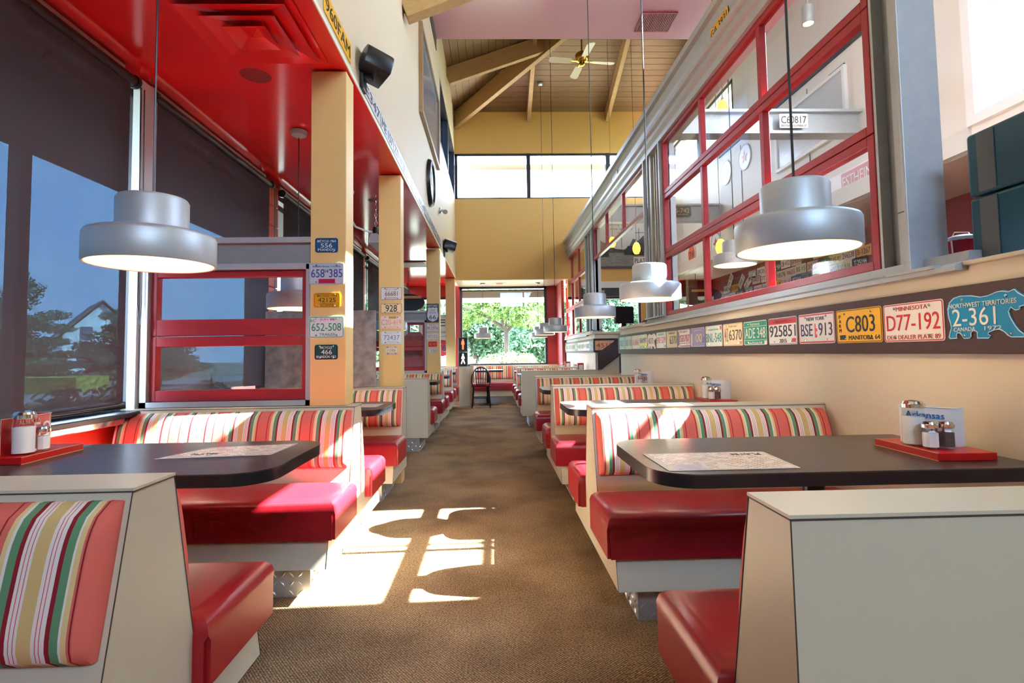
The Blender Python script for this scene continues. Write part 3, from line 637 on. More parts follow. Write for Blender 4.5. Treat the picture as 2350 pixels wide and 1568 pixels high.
def sash(label, y0, y1, z0, z1, group, ny=3, x=1.66):
    """one red sash: two stiles, two rails, muntins and glass panes"""
    t = thing('red_sash_window', label, 'window', (x, y0, z0), 0, group); W = y1-y0; H = z1-z0; s = .042; d = .05
    B().box(0, d, 0, s, 0, H).build('stile', M_REDWOOD, t, bevel=.004); B().box(0, d, W-s, W, 0, H).build('stile', M_REDWOOD, t, bevel=.004)
    for k, a in enumerate((0, H-s)): B().box(0, d, s, W-s, a, a+s).build('rail', M_REDWOOD, t, bevel=.004)
    for i in range(1, ny): y = W*i/ny; B().box(.004, d-.004, y-.022, y+.022, s, H-s).build('muntin', M_REDWOOD, t, bevel=.003)
    for i in range(ny):
        a, b = W*i/ny+.02, W*(i+1)/ny-.02
        B().box(d/2, d/2+.004, a, b, s, H-s).build('pane', M_GLASS, t)
    return t
G1, G3 = 'stacked sashes of the near bay', 'stacked sashes of the far bay'
for z0, z1, nm in ((1.44, 2.035, 'bottom'), (2.04, 2.605, 'middle'), (2.61, 3.15, 'top')):
    sash('%s red three-pane sash of the bay behind the largest pendant' % nm, 2.26, 5.15, z0, z1, G1)
    sash('%s red three-pane sash of the farthest partition bay' % nm, 9.53, 12.28, z0, z1, G3)
sash('single red sash closing only the top of the open bay', 5.78, 8.84, 2.61, 3.15, 'sash of the open bay')

# ---------------------------------------------------------------- left partitions standing on the benches
def left_partition(label, y, z=.838, panes=2):
    t = thing('partition_window', label, 'partition', (0, y, z), 0, 'red framed partitions on the left benches')
    x0, x1 = -1.93, -1.005; H = .93
    fr = B().box(x0, x0+.035, -.05, .05, 0, .78).box(x1-.03, x1, -.05, .05, 0, .78).box(x0, x1, -.05, .05, 0, .028).box(x0, x1, -.05, .05, .752, .785)
    fr.build('steel_frame', M_GALV, t)
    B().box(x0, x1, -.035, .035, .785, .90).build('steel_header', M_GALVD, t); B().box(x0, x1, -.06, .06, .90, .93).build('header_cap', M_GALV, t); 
    a, b = x0+.04, x1-.034
    for k, (z0, z1) in enumerate(((.03, .385), (.39, .75))):
        s = t
        for n, bx in (('stile', (a, a+.03, z0, z1)), ('stile', (b-.025, b, z0, z1)), ('rail', (a+.03, b-.025, z0, z0+(.06 if k == 0 else .09))), ('rail', (a+.03, b-.025, z1-(.055 if k == 0 else .035), z1))):
            B().box(bx[0], bx[1], -.025, .025, bx[2], bx[3]).build(n, M_REDWOOD, t, bevel=.003)
        B().box(a+.03, b-.025, -.002, .002, z0+.05, z1-.03).build('pane', M_GLASS, t)
    return t
left_partition('red framed partition with galvanised header beside the nearest column', 3.07)
left_partition('red framed partition left of the route sign column', 8.23)
tag(B().box(-1.93, -1.005, 4.64, 4.68, .838, 1.49).build('marbled_panel', M_MARBLE, bevel=.004), 'grey marbled divider panel between the first and second columns', 'panel')

# ---------------------------------------------------------------- ceiling fittings
t = thing('ceiling_diffuser', 'square red air diffuser set in the low red ceiling', 'air vent', (-1.17, 2.63, CZ))
M_DARK = mat('vent_dark', (20, 8, 10), .9)
B().box(-.27, .27, -.27, .27, -.004, .0).build('backing', M_DARK, t)
for k, (a, b, z0, z1) in enumerate(((.285, .225, -.006, -.014), (.25, .155, -.008, -.034), (.175, .085, -.008, -.04), (.10, .03, -.008, -.044))):
    bd = B(); q = [(-1,-1),(1,-1),(1,1),(-1,1)]
    bd.add([(x*b, y*b, z0) for x, y in q]+[(x*a, y*a, z1) for x, y in q]+[(x*(b-.002), y*(b-.002), z0+.003) for x, y in q]+[(x*(a-.002), y*(a-.002), z1+.004) for x, y in q],
           [(i, (i+1)%4, (i+1)%4+4, i+4) for i in range(4)]+[(i+8, i+12, (i+1)%4+12, (i+1)%4+8) for i in range(4)]+[(i+4, (i+1)%4+4, (i+1)%4+12, i+12) for i in range(4)])
    bd.build('louvre_ring', M_REDGLOSS, t)
B().add([(-.04,-.04,-.012),(.04,-.04,-.012),(.04,.04,-.012),(-.04,.04,-.012),(0,0,-.04)], [(0,1,4),(1,2,4),(2,3,4),(3,0,4)]).build('core', M_REDGLOSS, t)
def ceiling_speaker(x, y, label, z=CZ, m=None):
    t = thing('ceiling_speaker', label, 'speaker', (x, y, z), 0, 'round speakers flush in the ceiling')
    B().lathe([(.165, 0), (.168, -.002), (.16, -.005), (.08, -.005)], 40).build('ring', m or M_REDGLOSS, t, smooth=True)
    B().tube([(.165*math.cos(2*PI*i/48), .165*math.sin(2*PI*i/48), -.003) for i in range(48)], .0025, 5, closed=True).build('gasket', paint((236, 150, 140), .4), t)
    B().lathe([(.0, -.006), (.085, -.0062)], 32).build('grille', mat('speaker_mesh', (150, 30, 34), .7, bump=(400, .6)), t, smooth=True)
ceiling_speaker(-1.34, 3.06, 'round red ceiling speaker beyond the square diffuser')
ceiling_speaker(-1.2, 5.6, 'round red ceiling speaker above the hanging chain')
ceiling_speaker(.15, 12.2, 'pale round ceiling speaker in the far alcove', 2.685, mat('alcove_ceiling'))
t = thing('ceiling_diffuser', 'white slatted air vent in the low ceiling by the third column', 'air vent', (-1.5, 9.6, CZ))
B().box(-.35, .35, -.3, .3, -.02, 0).build('frame', mat('maroon_frame', (120, 26, 34), .4), t)
for i in range(7): B().box(-.3, .3, -.24+i*.072, -.2+i*.072, -.03, -.018).build('slat', M_WHITE, t)
t = thing('ceiling_grille', 'slatted rose air grille in the high ceiling', 'air vent', (2.37, 7.42, 5.8))
B().box(-.24, .24, -.21, .21, -.006, 0).build('backing', M_DARK, t)
for a in ((-.25, .25, -.225, -.2), (-.25, .25, .2, .225), (-.25, -.23, -.2, .2), (.23, .25, -.2, .2)): B().box(*a, -.02, 0).build('frame', paint((150, 40, 50), .4), t)
me = B().box(-.006, .006, -.2, .2, -.018, -.002).mesh('slat')
for i in range(19): link('slat', me, paint((176, 96, 104), .4), t).location = (-.216+i*.024, 0, 0)
# ceiling fan
t = thing('ceiling_fan', 'four-blade ivory ceiling fan with a brass motor', 'ceiling fan', (1.56, 8.9, 6.0), .12)
M_BRASS = mat('brass', (206, 160, 70), .2, 1)
B().lathe([(0, .17), (.09, .17), (.115, .14), (.115, .06), (.09, .03), (.05, .02), (.05, -.03), (.03, -.05), (0, -.05)], 28).build('motor', M_BRASS, t, smooth=True)
B().tube([(0, 0, .16), (0, 0, 1.33)], .014, 10).build('rod', M_BRASS, t, smooth=True)
mb = B().prism([(.17, -.045), (.2, -.06), (.53, -.07), (.57, -.04), (.57, .04), (.53, .07), (.2, .06), (.17, .045)], 'z', -.004, .004).mesh('blade')
for v in mb.vertices: v.co.z += v.co.y*.22
ma = B().box(.06, .2, -.02, .02, -.004, .004).mesh('blade_iron')
for i in range(4):
    o = link('blade', mb, mat('ivory_blade', (226, 214, 182), .45), t); o.rotation_euler = (0, 0, i*PI/2); o.location = (0, 0, .03)
    o = link('blade_iron', ma, M_BRASS, t); o.rotation_euler = (0, 0, i*PI/2); o.location = (0, 0, .03)

# ---------------------------------------------------------------- fittings on the left high wall (face x = -0.80)
def loudspeaker(y, z, label, k=1., aim=.55):
    t = thing('wall_speaker', label, 'speaker', (-.80, y, z), 0, 'black wall speakers')
    B().box(0, .025, -.045*k, .045*k, -.09*k, .09*k).build('bracket', M_BLACK, t, bevel=.006)
    B().box(.02, .07, -.02*k, .02*k, -.02*k, .02*k).build('arm', M_BLACK, t)
    prof = [(-.11, .0), (.11, .0), (.115, .06), (.10, .115), (.06, .145), (0, .155), (-.06, .145), (-.10, .115), (-.115, .06)]
    c = B().prism([(a*k, b*k) for a, b in prof], 'z', -.085*k, .085*k).build('cabinet', M_BLACK, t, bevel=.008, smooth=True)
    c.rotation_euler = (PI/2-.25, 0, -PI/2+aim); c.location = (.07, -.02, 0)
    q = B().lathe([(0, .004), (.045*k, .004), (.05*k, 0)], 20).build('swivel_cap', mat('dark_grey_plastic', (44, 44, 48), .5), t, smooth=True); q.parent = c; q.location = (0, .06*k, .086*k)
loudspeaker(3.30, 2.83, 'large black speaker on the left wall above the nearest column')
loudspeaker(8.85, 2.80, 'small black speaker high at the far end of the left wall', 1.15, .3)
t = thing('wall_mirror_frame', 'tall brown framed grey panel on the left wall', 'picture', (-.80, 6.93, 4.35))
B().box(.0, .02, -.92, .92, -.5, .5).build('panel', mat('grey_picture_glass', (128, 136, 142), .12), t)
for a in ((-.97, .97, .48, .53), (-.97, .97, -.53, -.48), (-.97, -.92, -.48, .48), (.92, .97, -.48, .48)): B().box(0, .045, *a).build('frame', mat('bronze_frame', (150, 120, 88), .4), t, bevel=.004)
t = thing('wall_clock', 'round black rimmed wall clock seen almost edge on', 'clock', (-.80, 6.88, 3.30))
q = B().lathe([(.30, 0), (.30, .02), (.28, .05), (.25, .055), (.24, .04), (.24, .0)], 48).build('rim', M_BLACK, t, smooth=True); q.rotation_euler = (0, PI/2, 0)
q = B().lathe([(0, .03), (.24, .03)], 40).build('dial', M_WHITE, t); q.rotation_euler = (0, PI/2, 0)
B().box(.032, .036, -.008, .008, -.02, .16).build('hand', M_BLACK, t); B().box(.032, .036, -.02, .11, -.006, .006).build('hand', M_BLACK, t)
t = thing('security_camera', 'small grey security camera on the left wall below the clock', 'camera', (-.80, 8.2, 3.30))
q = B().lathe([(0, .0), (.045, 0), (.045, .02), (.02, .03), (.012, .08), (0, .08)], 16).build('mount', M_ALU, t, smooth=True); q.rotation_euler = (0, PI/2, 0)
B().tube([(.08, .05, -.01), (.1, -.1, -.05)], .035, 14).build('body', mat('camera_grey', (150, 146, 140), .4), t, smooth=True)
struct('trim_9', B().box(-.80, -.79, 7.1, 7.86, 5.62, 5.8), M_DARKFRAME)
# plates along the edge of the left fascia
W_, K_, Y_ = (232, 230, 222), (34, 36, 44), (240, 182, 40)
plate('yellow plate reading 960FAM on the left fascia above the nearest column', (-.798, 2.80, 2.83), 'L', Y_, [('960FAM', .5, .5, .9, .6, K_)], w=.5, h=.115, bolts=False)
fas = ['E347', 'ME 157', 'ZD 0E', 'F2AM', 'K 812', 'BX 40', '7A 119', 'L6J2', '55 KE', 'N 204']
for i, s in enumerate(fas):
    y = 3.62+i*.5; c = (208, 214, 214) if i < 6 else (60, 70, 80); c2 = K_ if i < 6 else W_
    if i in (7,): c, c2 = (120, 140, 160), K_
    plate('long %s plate lettered %s on the left fascia' % ('pale' if i < 6 else 'dark', s), (-.798, y, 2.815), 'L', c, [(s, .5, .5, .88, .62, c2)], w=.47, h=.112, bolts=False, group='long plates along the left fascia')
# conduit and hanging sign on a chain between the first two columns
t = thing('hanging_light', 'cord fed metal light hung on a chain between the near columns', 'light fixture', (-1.15, 5.35, 2.22))
pts = [(-.24, -.1, .49), (-.25, -.1, .36), (-.24, -.1, .24), (-.18, -.08, .14), (-.1, -.05, .11), (-.02, 0, .1)]
B().tube(pts, .011, 8).build('conduit', M_WHITE, t, smooth=True); B().lathe([(0, .49), (.05, .49), (.05, .47), (0, .46)], 16, (-.24, -.1, 0)).build('ceiling_cup', M_ALU, t)
ch = B()
for i in range(9):
    z = .15+i*.041; r1, r2 = (.012, .024); ch.tube([((r1*math.cos(a) if i % 2 else 0), (0 if i % 2 else r1*math.cos(a)), z+r2*math.sin(a)) for a in [2*PI*j/8 for j in range(8)]], .003, 4, closed=True)
ch.build('chain', M_CHROME, t); B().lathe([(0, .15), (.03, .15), (.035, .1), (.02, .06), (0, .06)], 16).build('socket', M_BLACK, t, smooth=True)
B().prism([(-.03, .07), (.03, .07), (.09, -.02), (-.06, -.02)], 'y', -.1, .5).build('hood', M_ALU, t)

# ---------------------------------------------------------------- pendants and signs on the upper floor (right)
def amber(x, y, z, top, label):
    t = thing('amber_pendant', label, 'pendant lamp', (x, y, z), 0, 'small amber glass pendants')
    B().lathe([(.032, -.085), (.052, -.05), (.06, -.01), (.052, .04), (.03, .08), (.014, .09)], 24).build('shade', mat('amber_glass', (255, 180, 80), .3, emit=((255, 160, 60), 1.3)), t, smooth=True)
    B().lathe([(0, .12), (.01, .12), (.016, .088), (0, .088)], 12).build('cap', M_CHROME, t); B().tube([(0, 0, .11), (0, 0, top-z)], .003, 5).build('cord', M_BLACK, t)
amber(2.66, 6.0, 3.88, 5.8, 'amber pendant above the white cross beam')
amber(2.58, 6.0, 2.27, 5.8, 'amber pendant hanging before the plate covered wall')
amber(2.16, 8.0, 2.65, 7.84, 'amber pendant in front of the black and white street poster')
amber(2.0, 8.9, 2.93, 7.3, 'amber pendant half hidden behind the single top sash')
t = thing('cylinder_light', 'grey cylinder downlight under the high ceiling on the right', 'light fixture', (3.55, 5.75, 4.72))
B().lathe([(.055, 0), (.062, 0), (.062, .2), (0, .2)], 24).build('can', M_ALU, t, smooth=True); B().lathe([(0, .02), (.055, .02)], 20).build('lens', mat('warm_lens', (255, 230, 180), .4, emit=((255, 214, 150), 6)), t); B().tube([(0, 0, .2), (0, 0, 1.08)], .012, 8).build('stem', M_ALU, t)
def disc_sign(label, y, z, r, c, rim, s=None, sc=K_, star=False, x=3.895, name='round_sign'):
    o = thing(name, label, 'sign'); frame(o, (x, y, z), 'R')
    B().lathe([(0, .008), (r*.9, .008), (r*.9, 0)], 32).build('face', paint(c, .35), o); B().lathe([(r*.9, .0), (r*.9, .01), (r, .01), (r, 0)], 32).build('rim', paint(rim, .35), o)
    if s: lettering(s, 0, 0, r*1.25, r*.62, paint(sc, .35), o, z=.0095)
    return o
def star_mesh(r):
    pts = [((r if i % 2 == 0 else r*.4)*math.sin(i*PI/5), (r if i % 2 == 0 else r*.4)*math.cos(i*PI/5)) for i in range(10)]
    return B().prism(pts, 'z', .0, .003)
o = thing('oil_sign', 'green square sign with a red star in a white disc', 'sign'); frame(o, (3.895, 5.82, 3.99), 'R')
B().box(-.14, .14, -.25, .25, 0, .008).build('board', paint((16, 120, 108)), o); q = B().lathe([(0, .01), (.125, .01), (.125, .008)], 32).build('disc', paint((226, 226, 226)), o); q.location = (0, .09, 0)
q = B().lathe([(.1, .0105), (.1, .0125), (.125, .0125), (.125, .0105)], 32).build('red_ring', paint((196, 40, 50)), o); q.location = (0, .09, 0)
q = star_mesh(.085).build('star', paint((206, 40, 44)), o); q.location = (0, .09, .011)
lettering('TEXACO', 0, -.12, .22, .055, paint(W_), o, z=.009); lettering('MOTOR OIL', 0, -.2, .2, .04, paint(W_), o, z=.009)
o = disc_sign('oval white sign with blue lettering and a red rim beside the green star sign', 6.42, 3.98, .2, (232, 232, 236), (200, 44, 60), 'Esso', (34, 60, 130)); 
o = disc_sign('white disc sign with a faint red emblem on the pale upper wall', 8.07, 4.06, .2, (228, 230, 234), (170, 176, 186)); q = star_mesh(.1).build('emblem', paint((220, 150, 150)), o); q.location = (0, 0, .009)
disc_sign('faint white disc sign farther along the pale upper wall', 8.75, 4.04, .2, (232, 234, 236), (206, 210, 216), 'GAS', (214, 206, 206))
disc_sign('orange disc sign with a dark blue 76 above the low ceiling', 10.4, 2.98, .2, (222, 92, 40), (226, 226, 226), '76', (30, 44, 100))
o = disc_sign('white disc sign with a red running animal shape', 9.25, 2.96, .2, (228, 232, 238), (150, 160, 180)); B().prism([(-.1, .0), (-.03, .03), (.0, .11), (.03, .04), (.09, .06), (.05, .0), (.08, -.1), (.03, -.04), (-.02, -.11), (-.02, -.03)], 'z', .009, .011).build('emblem', paint((196, 36, 44)), o)
o = thing('roundup_sign', 'long white and red lettered sign on the right wall above the plates', 'sign'); frame(o, (3.895, 5.62, 2.93), 'R')
B().box(-.6, .62, -.1, .12, 0, .01).build('board', paint((238, 236, 236)), o); B().box(-.2, .3, -.08, .1, .01, .012).build('red_field', paint((206, 130, 130)), o); lettering('ESTHEIM', .05, .0, .46, .12, paint(W_), o, z=.013); lettering('ZONE', .48, .0, .18, .07, paint((110, 110, 120)), o, z=.011)
for i, (y, lab) in enumerate(((6.4, 'nearest'), (8.2, 'middle'), (9.8, 'farthest'))):
    struct('wall_groove', B().box(3.893, 3.9, y, y+.012, 2.9, 4.3), mat('groove_grey', (130, 132, 134), .7))
struct('trim_10', B().box(3.88, 3.9, 5.1, 9.0, 4.38, 4.72), M_DARKFRAME)
struct('trim_11', B().box(3.87, 3.9, 4.2, 11.6, CZ-.02, CZ+.16), mat('pale_trim', (214, 210, 200), .5))
t = thing('wall_picture', 'white framed picture on the right wall behind the C60817 plate', 'picture', (3.9, 6.4, 3.85))
B().box(-.02, -.0, -.7, .7, -.32, .32).build('panel', mat('pale_picture', (206, 212, 216), .2), t)
for a in ((-.74, .74, .32, .36), (-.74, .74, -.36, -.32), (-.74, -.7, -.32, .32), (.7, .74, -.32, .32)): B().box(-.04, 0, *a).build('frame', M_WHITE, t)
plate('large white plate reading C60817 on the steel cross beam', (3.15, 5.43, 3.475), 'F', (222, 218, 206), [('C60817', .5, .58, .88, .5, K_), ('BRITISH COLUMBIA 57', .5, .16, .88, .14, K_)], bolts=False)
plate('brown plate reading 6 742 on the far steel cross beam', (3.24, 9.03, 3.475), 'F', (96, 74, 44), [('6-742', .5, .58, .82, .5, (206, 196, 170)), ('TENNESSEE', .5, .16, .7, .12, (206, 196, 170))], bolts=False, h=.16)
plate('yellow plate reading GA 3931 on the slanting steel beam', (1.596, 3.61, 3.365), 'R', Y_, [('GA 3931', .5, .5, .88, .5, K_)], w=.3, h=.1, bolts=True)
plate('black plate reading Z 2 far along the steel beam', (1.596, 6.86, 3.37), 'R', (40, 44, 46), [('Z 2', .5, .5, .6, .5, (180, 190, 186))], w=.3, h=.1, bolts=False)

# plates covering the maroon wall of the upper floor
PW_ = [(9.05, 2.565, '28 412', W_, K_), (8.72, 2.56, '0953', (206, 190, 180), (120, 60, 60)), (9.35, 2.54, '29', (60, 100, 80), W_), (8.42, 2.57, 'J 80', (92, 66, 36), (180, 150, 80)), (8.1, 2.57, 'A6090', W_, (120, 90, 90)), (7.74, 2.57, 'H JA 90', (78, 64, 32), (130, 120, 60)), (7.34, 2.555, '8-6074', (36, 60, 42), (200, 205, 160)), (7.6, 2.72, 'K9', (196, 180, 170), K_),
 (9.2, 2.39, '18578', (206, 202, 178), (70, 60, 60)), (8.9, 2.393, 'W66355', (212, 206, 196), (120, 40, 50)), (8.6, 2.405, 'BS 15', (206, 214, 190), (60, 110, 80)), (8.27, 2.40, '30 A', (206, 190, 190), (150, 60, 70)), (8.0, 2.395, '4531', (40, 120, 96), W_), (7.72, 2.40, 'FF-65-92', (224, 214, 150), (60, 60, 90)), (7.42, 2.411, '2V6538', (226, 216, 206), (60, 50, 50)), (7.1, 2.41, 'B-1267', (226, 170, 90), (40, 60, 110)),
 (9.36, 2.24, '6558', (214, 164, 40), (70, 50, 20)), (9.05, 2.25, 'GDR 144', (210, 200, 206), (130, 70, 120)), (8.73, 2.25, 'VE7AAA', (46, 84, 150), W_), (8.43, 2.25, 'KL 20', (110, 130, 140), K_), (8.13, 2.265, '733614', (214, 216, 210), (90, 90, 90)), (7.82, 2.262, '521655', (190, 206, 222), (40, 80, 150)), (7.5, 2.26, 'DC 9 PK', (216, 222, 190), (120, 140, 90)), (7.18, 2.27, 'T-25199', (38, 40, 42), W_),
 (9.9, 2.56, '0K25', (196, 200, 196), K_), (10.25, 2.55, '3T 66', (150, 160, 150), W_), (9.75, 2.42, '7738', (212, 208, 200), K_), (10.1, 2.43, 'N4025', (196, 190, 186), (100, 60, 60)), (10.45, 2.41, 'VT 14', (206, 208, 206), K_), (9.72, 2.24, 'WIPC 9', (170, 190, 214), (30, 60, 120)), (10.05, 2.24, 'CPI 2', (206, 214, 222), (60, 90, 150)), (10.4, 2.25, '0C 42', (120, 150, 180), W_), (11.02, 2.38, 'UF 2024', (220, 160, 40), (80, 50, 20)), (10.8, 2.24, 'KD-1425', (60, 90, 150), W_), (11.15, 2.22, '5525', (196, 196, 190), K_), (11.4, 2.4, '6E1', (190, 186, 180), K_), (11.35, 2.2, 'XR 3', (180, 176, 170), K_)]
ORD = ['first','second','third','fourth','fifth','sixth','seventh','eighth','ninth','tenth','eleventh','twelfth','thirteenth','fourteenth','fifteenth','sixteenth']
def row_(z): return 'top' if z > 2.5 else 'middle' if z > 2.33 else 'bottom'
for y, z, s, c, c2 in PW_:
    nth = ORD[sorted(q[0] for q in PW_ if row_(q[1]) == row_(z)).index(y)]
    tl = .55 if s in ('VT 14', '0C 42x') else 0
    plate('%s plate lettered %s, %s from the red vertical sign in the %s row' % ('dark' if sum(c) < 300 else 'coloured' if max(c)-min(c) > 50 else 'pale', s, nth, row_(z)), (4.998, y, z), 'R', c, [(s, .5, .5, .84, .5, c2)], bolts=False, tilt=tl, group='plates covering the maroon wall')
for y, z, s, tl in ((11.2, 2.56, 'M 90', .9), (10.7, 2.48, 'VRB 7', .8)):
    plate('pale tilted plate lettered %s on the maroon wall upstairs' % s, (4.994, y, z), 'R', (200, 198, 190), [(s, .5, .5, .84, .5, K_)], bolts=False, tilt=tl)
o = thing('arrow_sign', 'red vertical sign reading MEX near the partition edge', 'sign'); frame(o, (4.99, 6.83, 2.44), 'R')
B().box(-.1, .1, -.34, .3, 0, .01).build('board', paint((176, 40, 40)), o)
for i, s in enumerate('MEX'): lettering(s, 0, .2-i*.19, .13, .14, paint(W_), o, z=.011)
# poster, counter sign and till beyond the open bay
o = thing('street_poster', 'black and white street poster with a small caption on the far wall', 'poster'); frame(o, (2.85, 11.595, 3.45), 'F')
B().box(-.62, .62, -.55, .55, 0, .03).build('frame', mat('brown_grey_frame', (92, 80, 74), .5), o); B().box(-.58, .58, -.5, .5, .03, .033).build('print', mat('photo_sky', (196, 194, 190), .5), o)
B().box(-.58, .58, -.5, -.18, .033, .034).build('street', mat('photo_street', (150, 148, 146), .6, var=(8, (1, 6, 1), .8), rgb2=(110, 108, 106)), o)
B().prism([(-.58, -.2), (-.58, .12), (-.45, .02), (-.3, .0), (-.2, -.12), (0, -.14), (.12, -.06), (.2, .1), (.32, .05), (.42, .16), (.58, .1), (.58, -.22)], 'z', .033, .0345).build('trees', mat('photo_dark', (62, 60, 58), .6, var=(14, (1, 1, 1), 1), rgb2=(104, 102, 98)), o)
for x in (-.05, .33, .5): B().box(x-.006, x+.006, -.1, .32, .034, .0352).build('pole', paint((70, 68, 66)), o); B().box(x-.08, x+.08, .22, .232, .034, .0352).build('pole', paint((70, 68, 66)), o)
for x, y in ((-.46, -.2), (.12, -.16), (.3, -.17)): B().prism([(x-.12, y-.1), (x-.13, y), (x-.07, y+.03), (x-.04, y+.1), (x+.06, y+.1), (x+.1, y+.02), (x+.13, y-.02), (x+.13, y-.1)], 'z', .0345, .0355).build('car', paint((54, 52, 52)), o)
lettering('Driving at Plates', -.05, .4, .6, .06, paint((50, 50, 50)), o, z=.036); lettering('drive carefully', -.05, .31, .5, .05, paint((50, 50, 50)), o, z=.036)
B().box(.2, .58, -.5, -.3, .036, .045).build('name_card', paint((224, 222, 216)), o); lettering('PLATES', .39, -.39, .33, .1, paint(K_), o, z=.047)
o = thing('menu_sign', 'long white and black sign over the counter window', 'sign'); frame(o, (2.55, 11.59, 2.5), 'F')
B().box(-.65, .65, -.02, .12, 0, .05).build('white_panel', M_WHITE, o); B().box(-.65, .65, -.2, -.02, 0, .05).build('black_panel', M_BLACK, o); lettering('HOT COFFEE', -.3, -.1, .3, .05, paint(W_), o, z=.052)
t = thing('till_monitor', 'black till monitor on the counter beyond the open bay', 'monitor', (2.13, 8.75, 1.42), .3)
B().box(-.17, .17, -.02, .02, .14, .42).build('screen', M_BLACK, t, bevel=.01); B().box(-.03, .03, .0, .05, 0, .3).build('stand', M_BLACK, t); B().box(-.1, .1, -.06, .1, 0, .015).build('foot', M_BLACK, t)
t = thing('wire_tricycle', 'small black wire tricycle ornament on the ledge', 'ornament', (1.72, 8.7, 1.42))
def ringpts(c, r, n=14): return [(c[0]+r*math.cos(2*PI*i/n), c[1], c[2]+r*math.sin(2*PI*i/n)) for i in range(n)]
for c, r in (((-.13, 0, .025), .025), ((.0, -.02, .025), .025), ((.04, .02, .025), .025), ((.15, 0, .025), .025)):
    B().tube(ringpts(c, r), .004, 5, closed=True).build('wheel', M_BLACK, t)
B().tube([(-.13, 0, .03), (0, 0, .04), (.02, 0, .07), (.15, 0, .06), (.15, 0, .025)], .004, 5).build('frame', M_BLACK, t); B().tube([(.02, 0, .07), (.05, -.02, .1), (.05, .02, .1)], .004, 5).build('handlebar', M_BLACK, t)
def oval_sign(label, loc, c, w=.5, h=.22, top=CZ):
    t = thing('oval_hanging_sign', label, 'sign', loc, 0, 'oval hanging signs')
    pts = [(w*math.cos(2*PI*i/40)*(1 if abs(math.cos(2*PI*i/40)) < .9 else .98), h*math.sin(2*PI*i/40)) for i in range(40)]
    B().prism(pts, 'y', -.03, .03).build('board', paint(c, .3), t, bevel=.008); B().box(-.1, .25, -.034, -.03, .08, .13).build('gold_line', paint((226, 170, 110)), t)
    B().tube([(0, 0, h), (0, 0, top-loc[2])], .006, 6).build('hanger', M_BLACK, t)
oval_sign('black oval sign hanging left of the third column', (-1.62, 10.4, 2.1), (34, 38, 46), .32, .17)
oval_sign('maroon oval sign hanging upstairs in front of the far right window', (4.25, 11.2, 2.25), (86, 26, 30), .55, .2)
tag(B().box(3.95, 4.9, 10.6, 10.7, .75, 1.98).build('maroon_counter', mat('maroon_counter', (104, 46, 40), .5), bevel=.01), 'maroon counter upstairs below the oval sign', 'counter')
# near right ledge: traffic signal and pail
t = thing('walk_signal', 'pedestrian signal with a red figure above a white walker by the far window', 'traffic light', (-.66, 11.70, .842))
B().box(-.1, .1, .0, .14, 0, .30).build('housing', mat('signal_green', (24, 62, 64), .4), t, bevel=.01); B().box(-.1, .1, .0, .14, .31, .62).build('housing', mat('signal_green'), t, bevel=.01)
for z0, c, e, wk in ((.155, (255, 220, 200), 2.5, True), (.465, (255, 60, 40), 4, False)):
    g = B().box(-.08, .08, -.004, .0, z0-.12, z0+.12).build('lens', mat('lens_black', (14, 14, 16), .3), t)
    h = B().box(-.088, .088, -.06, .0, z0+.125, z0+.132).build('visor', mat('signal_green'), t)
    mm = mat('lit_%d' % int(z0*1000), c, .5, emit=(c, e))
    P = [(-.02, .058), (.02, .058), (.026, .0), (.017, 0), (.013, .04), (.012, -.08), (.002, -.08), (0, -.01), (-.002, -.08), (-.012, -.08), (-.013, .04), (-.017, 0), (-.026, 0)] if not wk else [(-.012, .058), (.012, .058), (.03, .01), (.022, .006), (.011, .03), (.01, 0), (.035, -.075), (.02, -.08), (0, -.02), (-.02, -.08), (-.036, -.075), (-.01, 0), (-.011, .03), (-.024, .004), (-.031, .01)]
    bd = B().prism([(a*1.3, b*1.3) for a, b in P], 'z', 0, .003); bd.lathe([(.0, .003), (.017, .003), (.017, 0)], 12, (0, .098, 0))
    bd.v = [(x, -.005-z, z0+y) for x, y, z in bd.v]
    bd.build('symbol', mm, g)
t = thing('traffic_signal', 'teal and grey two-part traffic signal box on the near right ledge', 'traffic light', (1.75, 1.69, 1.401))
M_TEAL = mat('teal_signal', (10, 70, 88), .28, coat=.4)
for k, (z0, z1) in enumerate(((0, .225), (.23, .455))):
    B().box(-.05, .22, -.17, .17, z0, z1).build('housing', M_TEAL, t, bevel=.012, seg=3); B().box(-.053, -.049, .06, .125, z0+.01, z1-.01).build('grey_band', mat('grey_band', (86, 92, 92), .35), t)
    B().box(-.035, .20, .168, .176, z0+.02, z1-.02).build('lens', mat('signal_lens', (52, 60, 110), .1, coat=.5), t); B().box(-.02, .18, .172, .18, z0+.06, z1-.06).build('reflector', M_CHROME, t)
t = thing('red_pail', 'small ribbed red pail with a wire handle behind the teal signal', 'pail', (1.90, 2.12, 1.402))
n = 28; pr = B(); 
for z, r in ((0, .042), (.13, .05)): pr.v += [((r+(.003 if j % 2 else 0))*math.cos(2*PI*j/n), (r+(.003 if j % 2 else 0))*math.sin(2*PI*j/n), z) for j in range(n)]
pr.f = [(j, (j+1) % n, (j+1) % n+n, j+n) for j in range(n)]+[tuple(range(n))]
pr.build('body', paint((176, 20, 34), .3), t); B().lathe([(.05, .128), (.056, .13), (.056, .142), (.03, .152), (0, .154)], 24).build('lid', M_ALU, t, smooth=True); B().tube([(-.05, 0, .13), (-.03, 0, .165), (.03, 0, .165), (.05, 0, .13)], .002, 5).build('handle', M_CHROME, t)
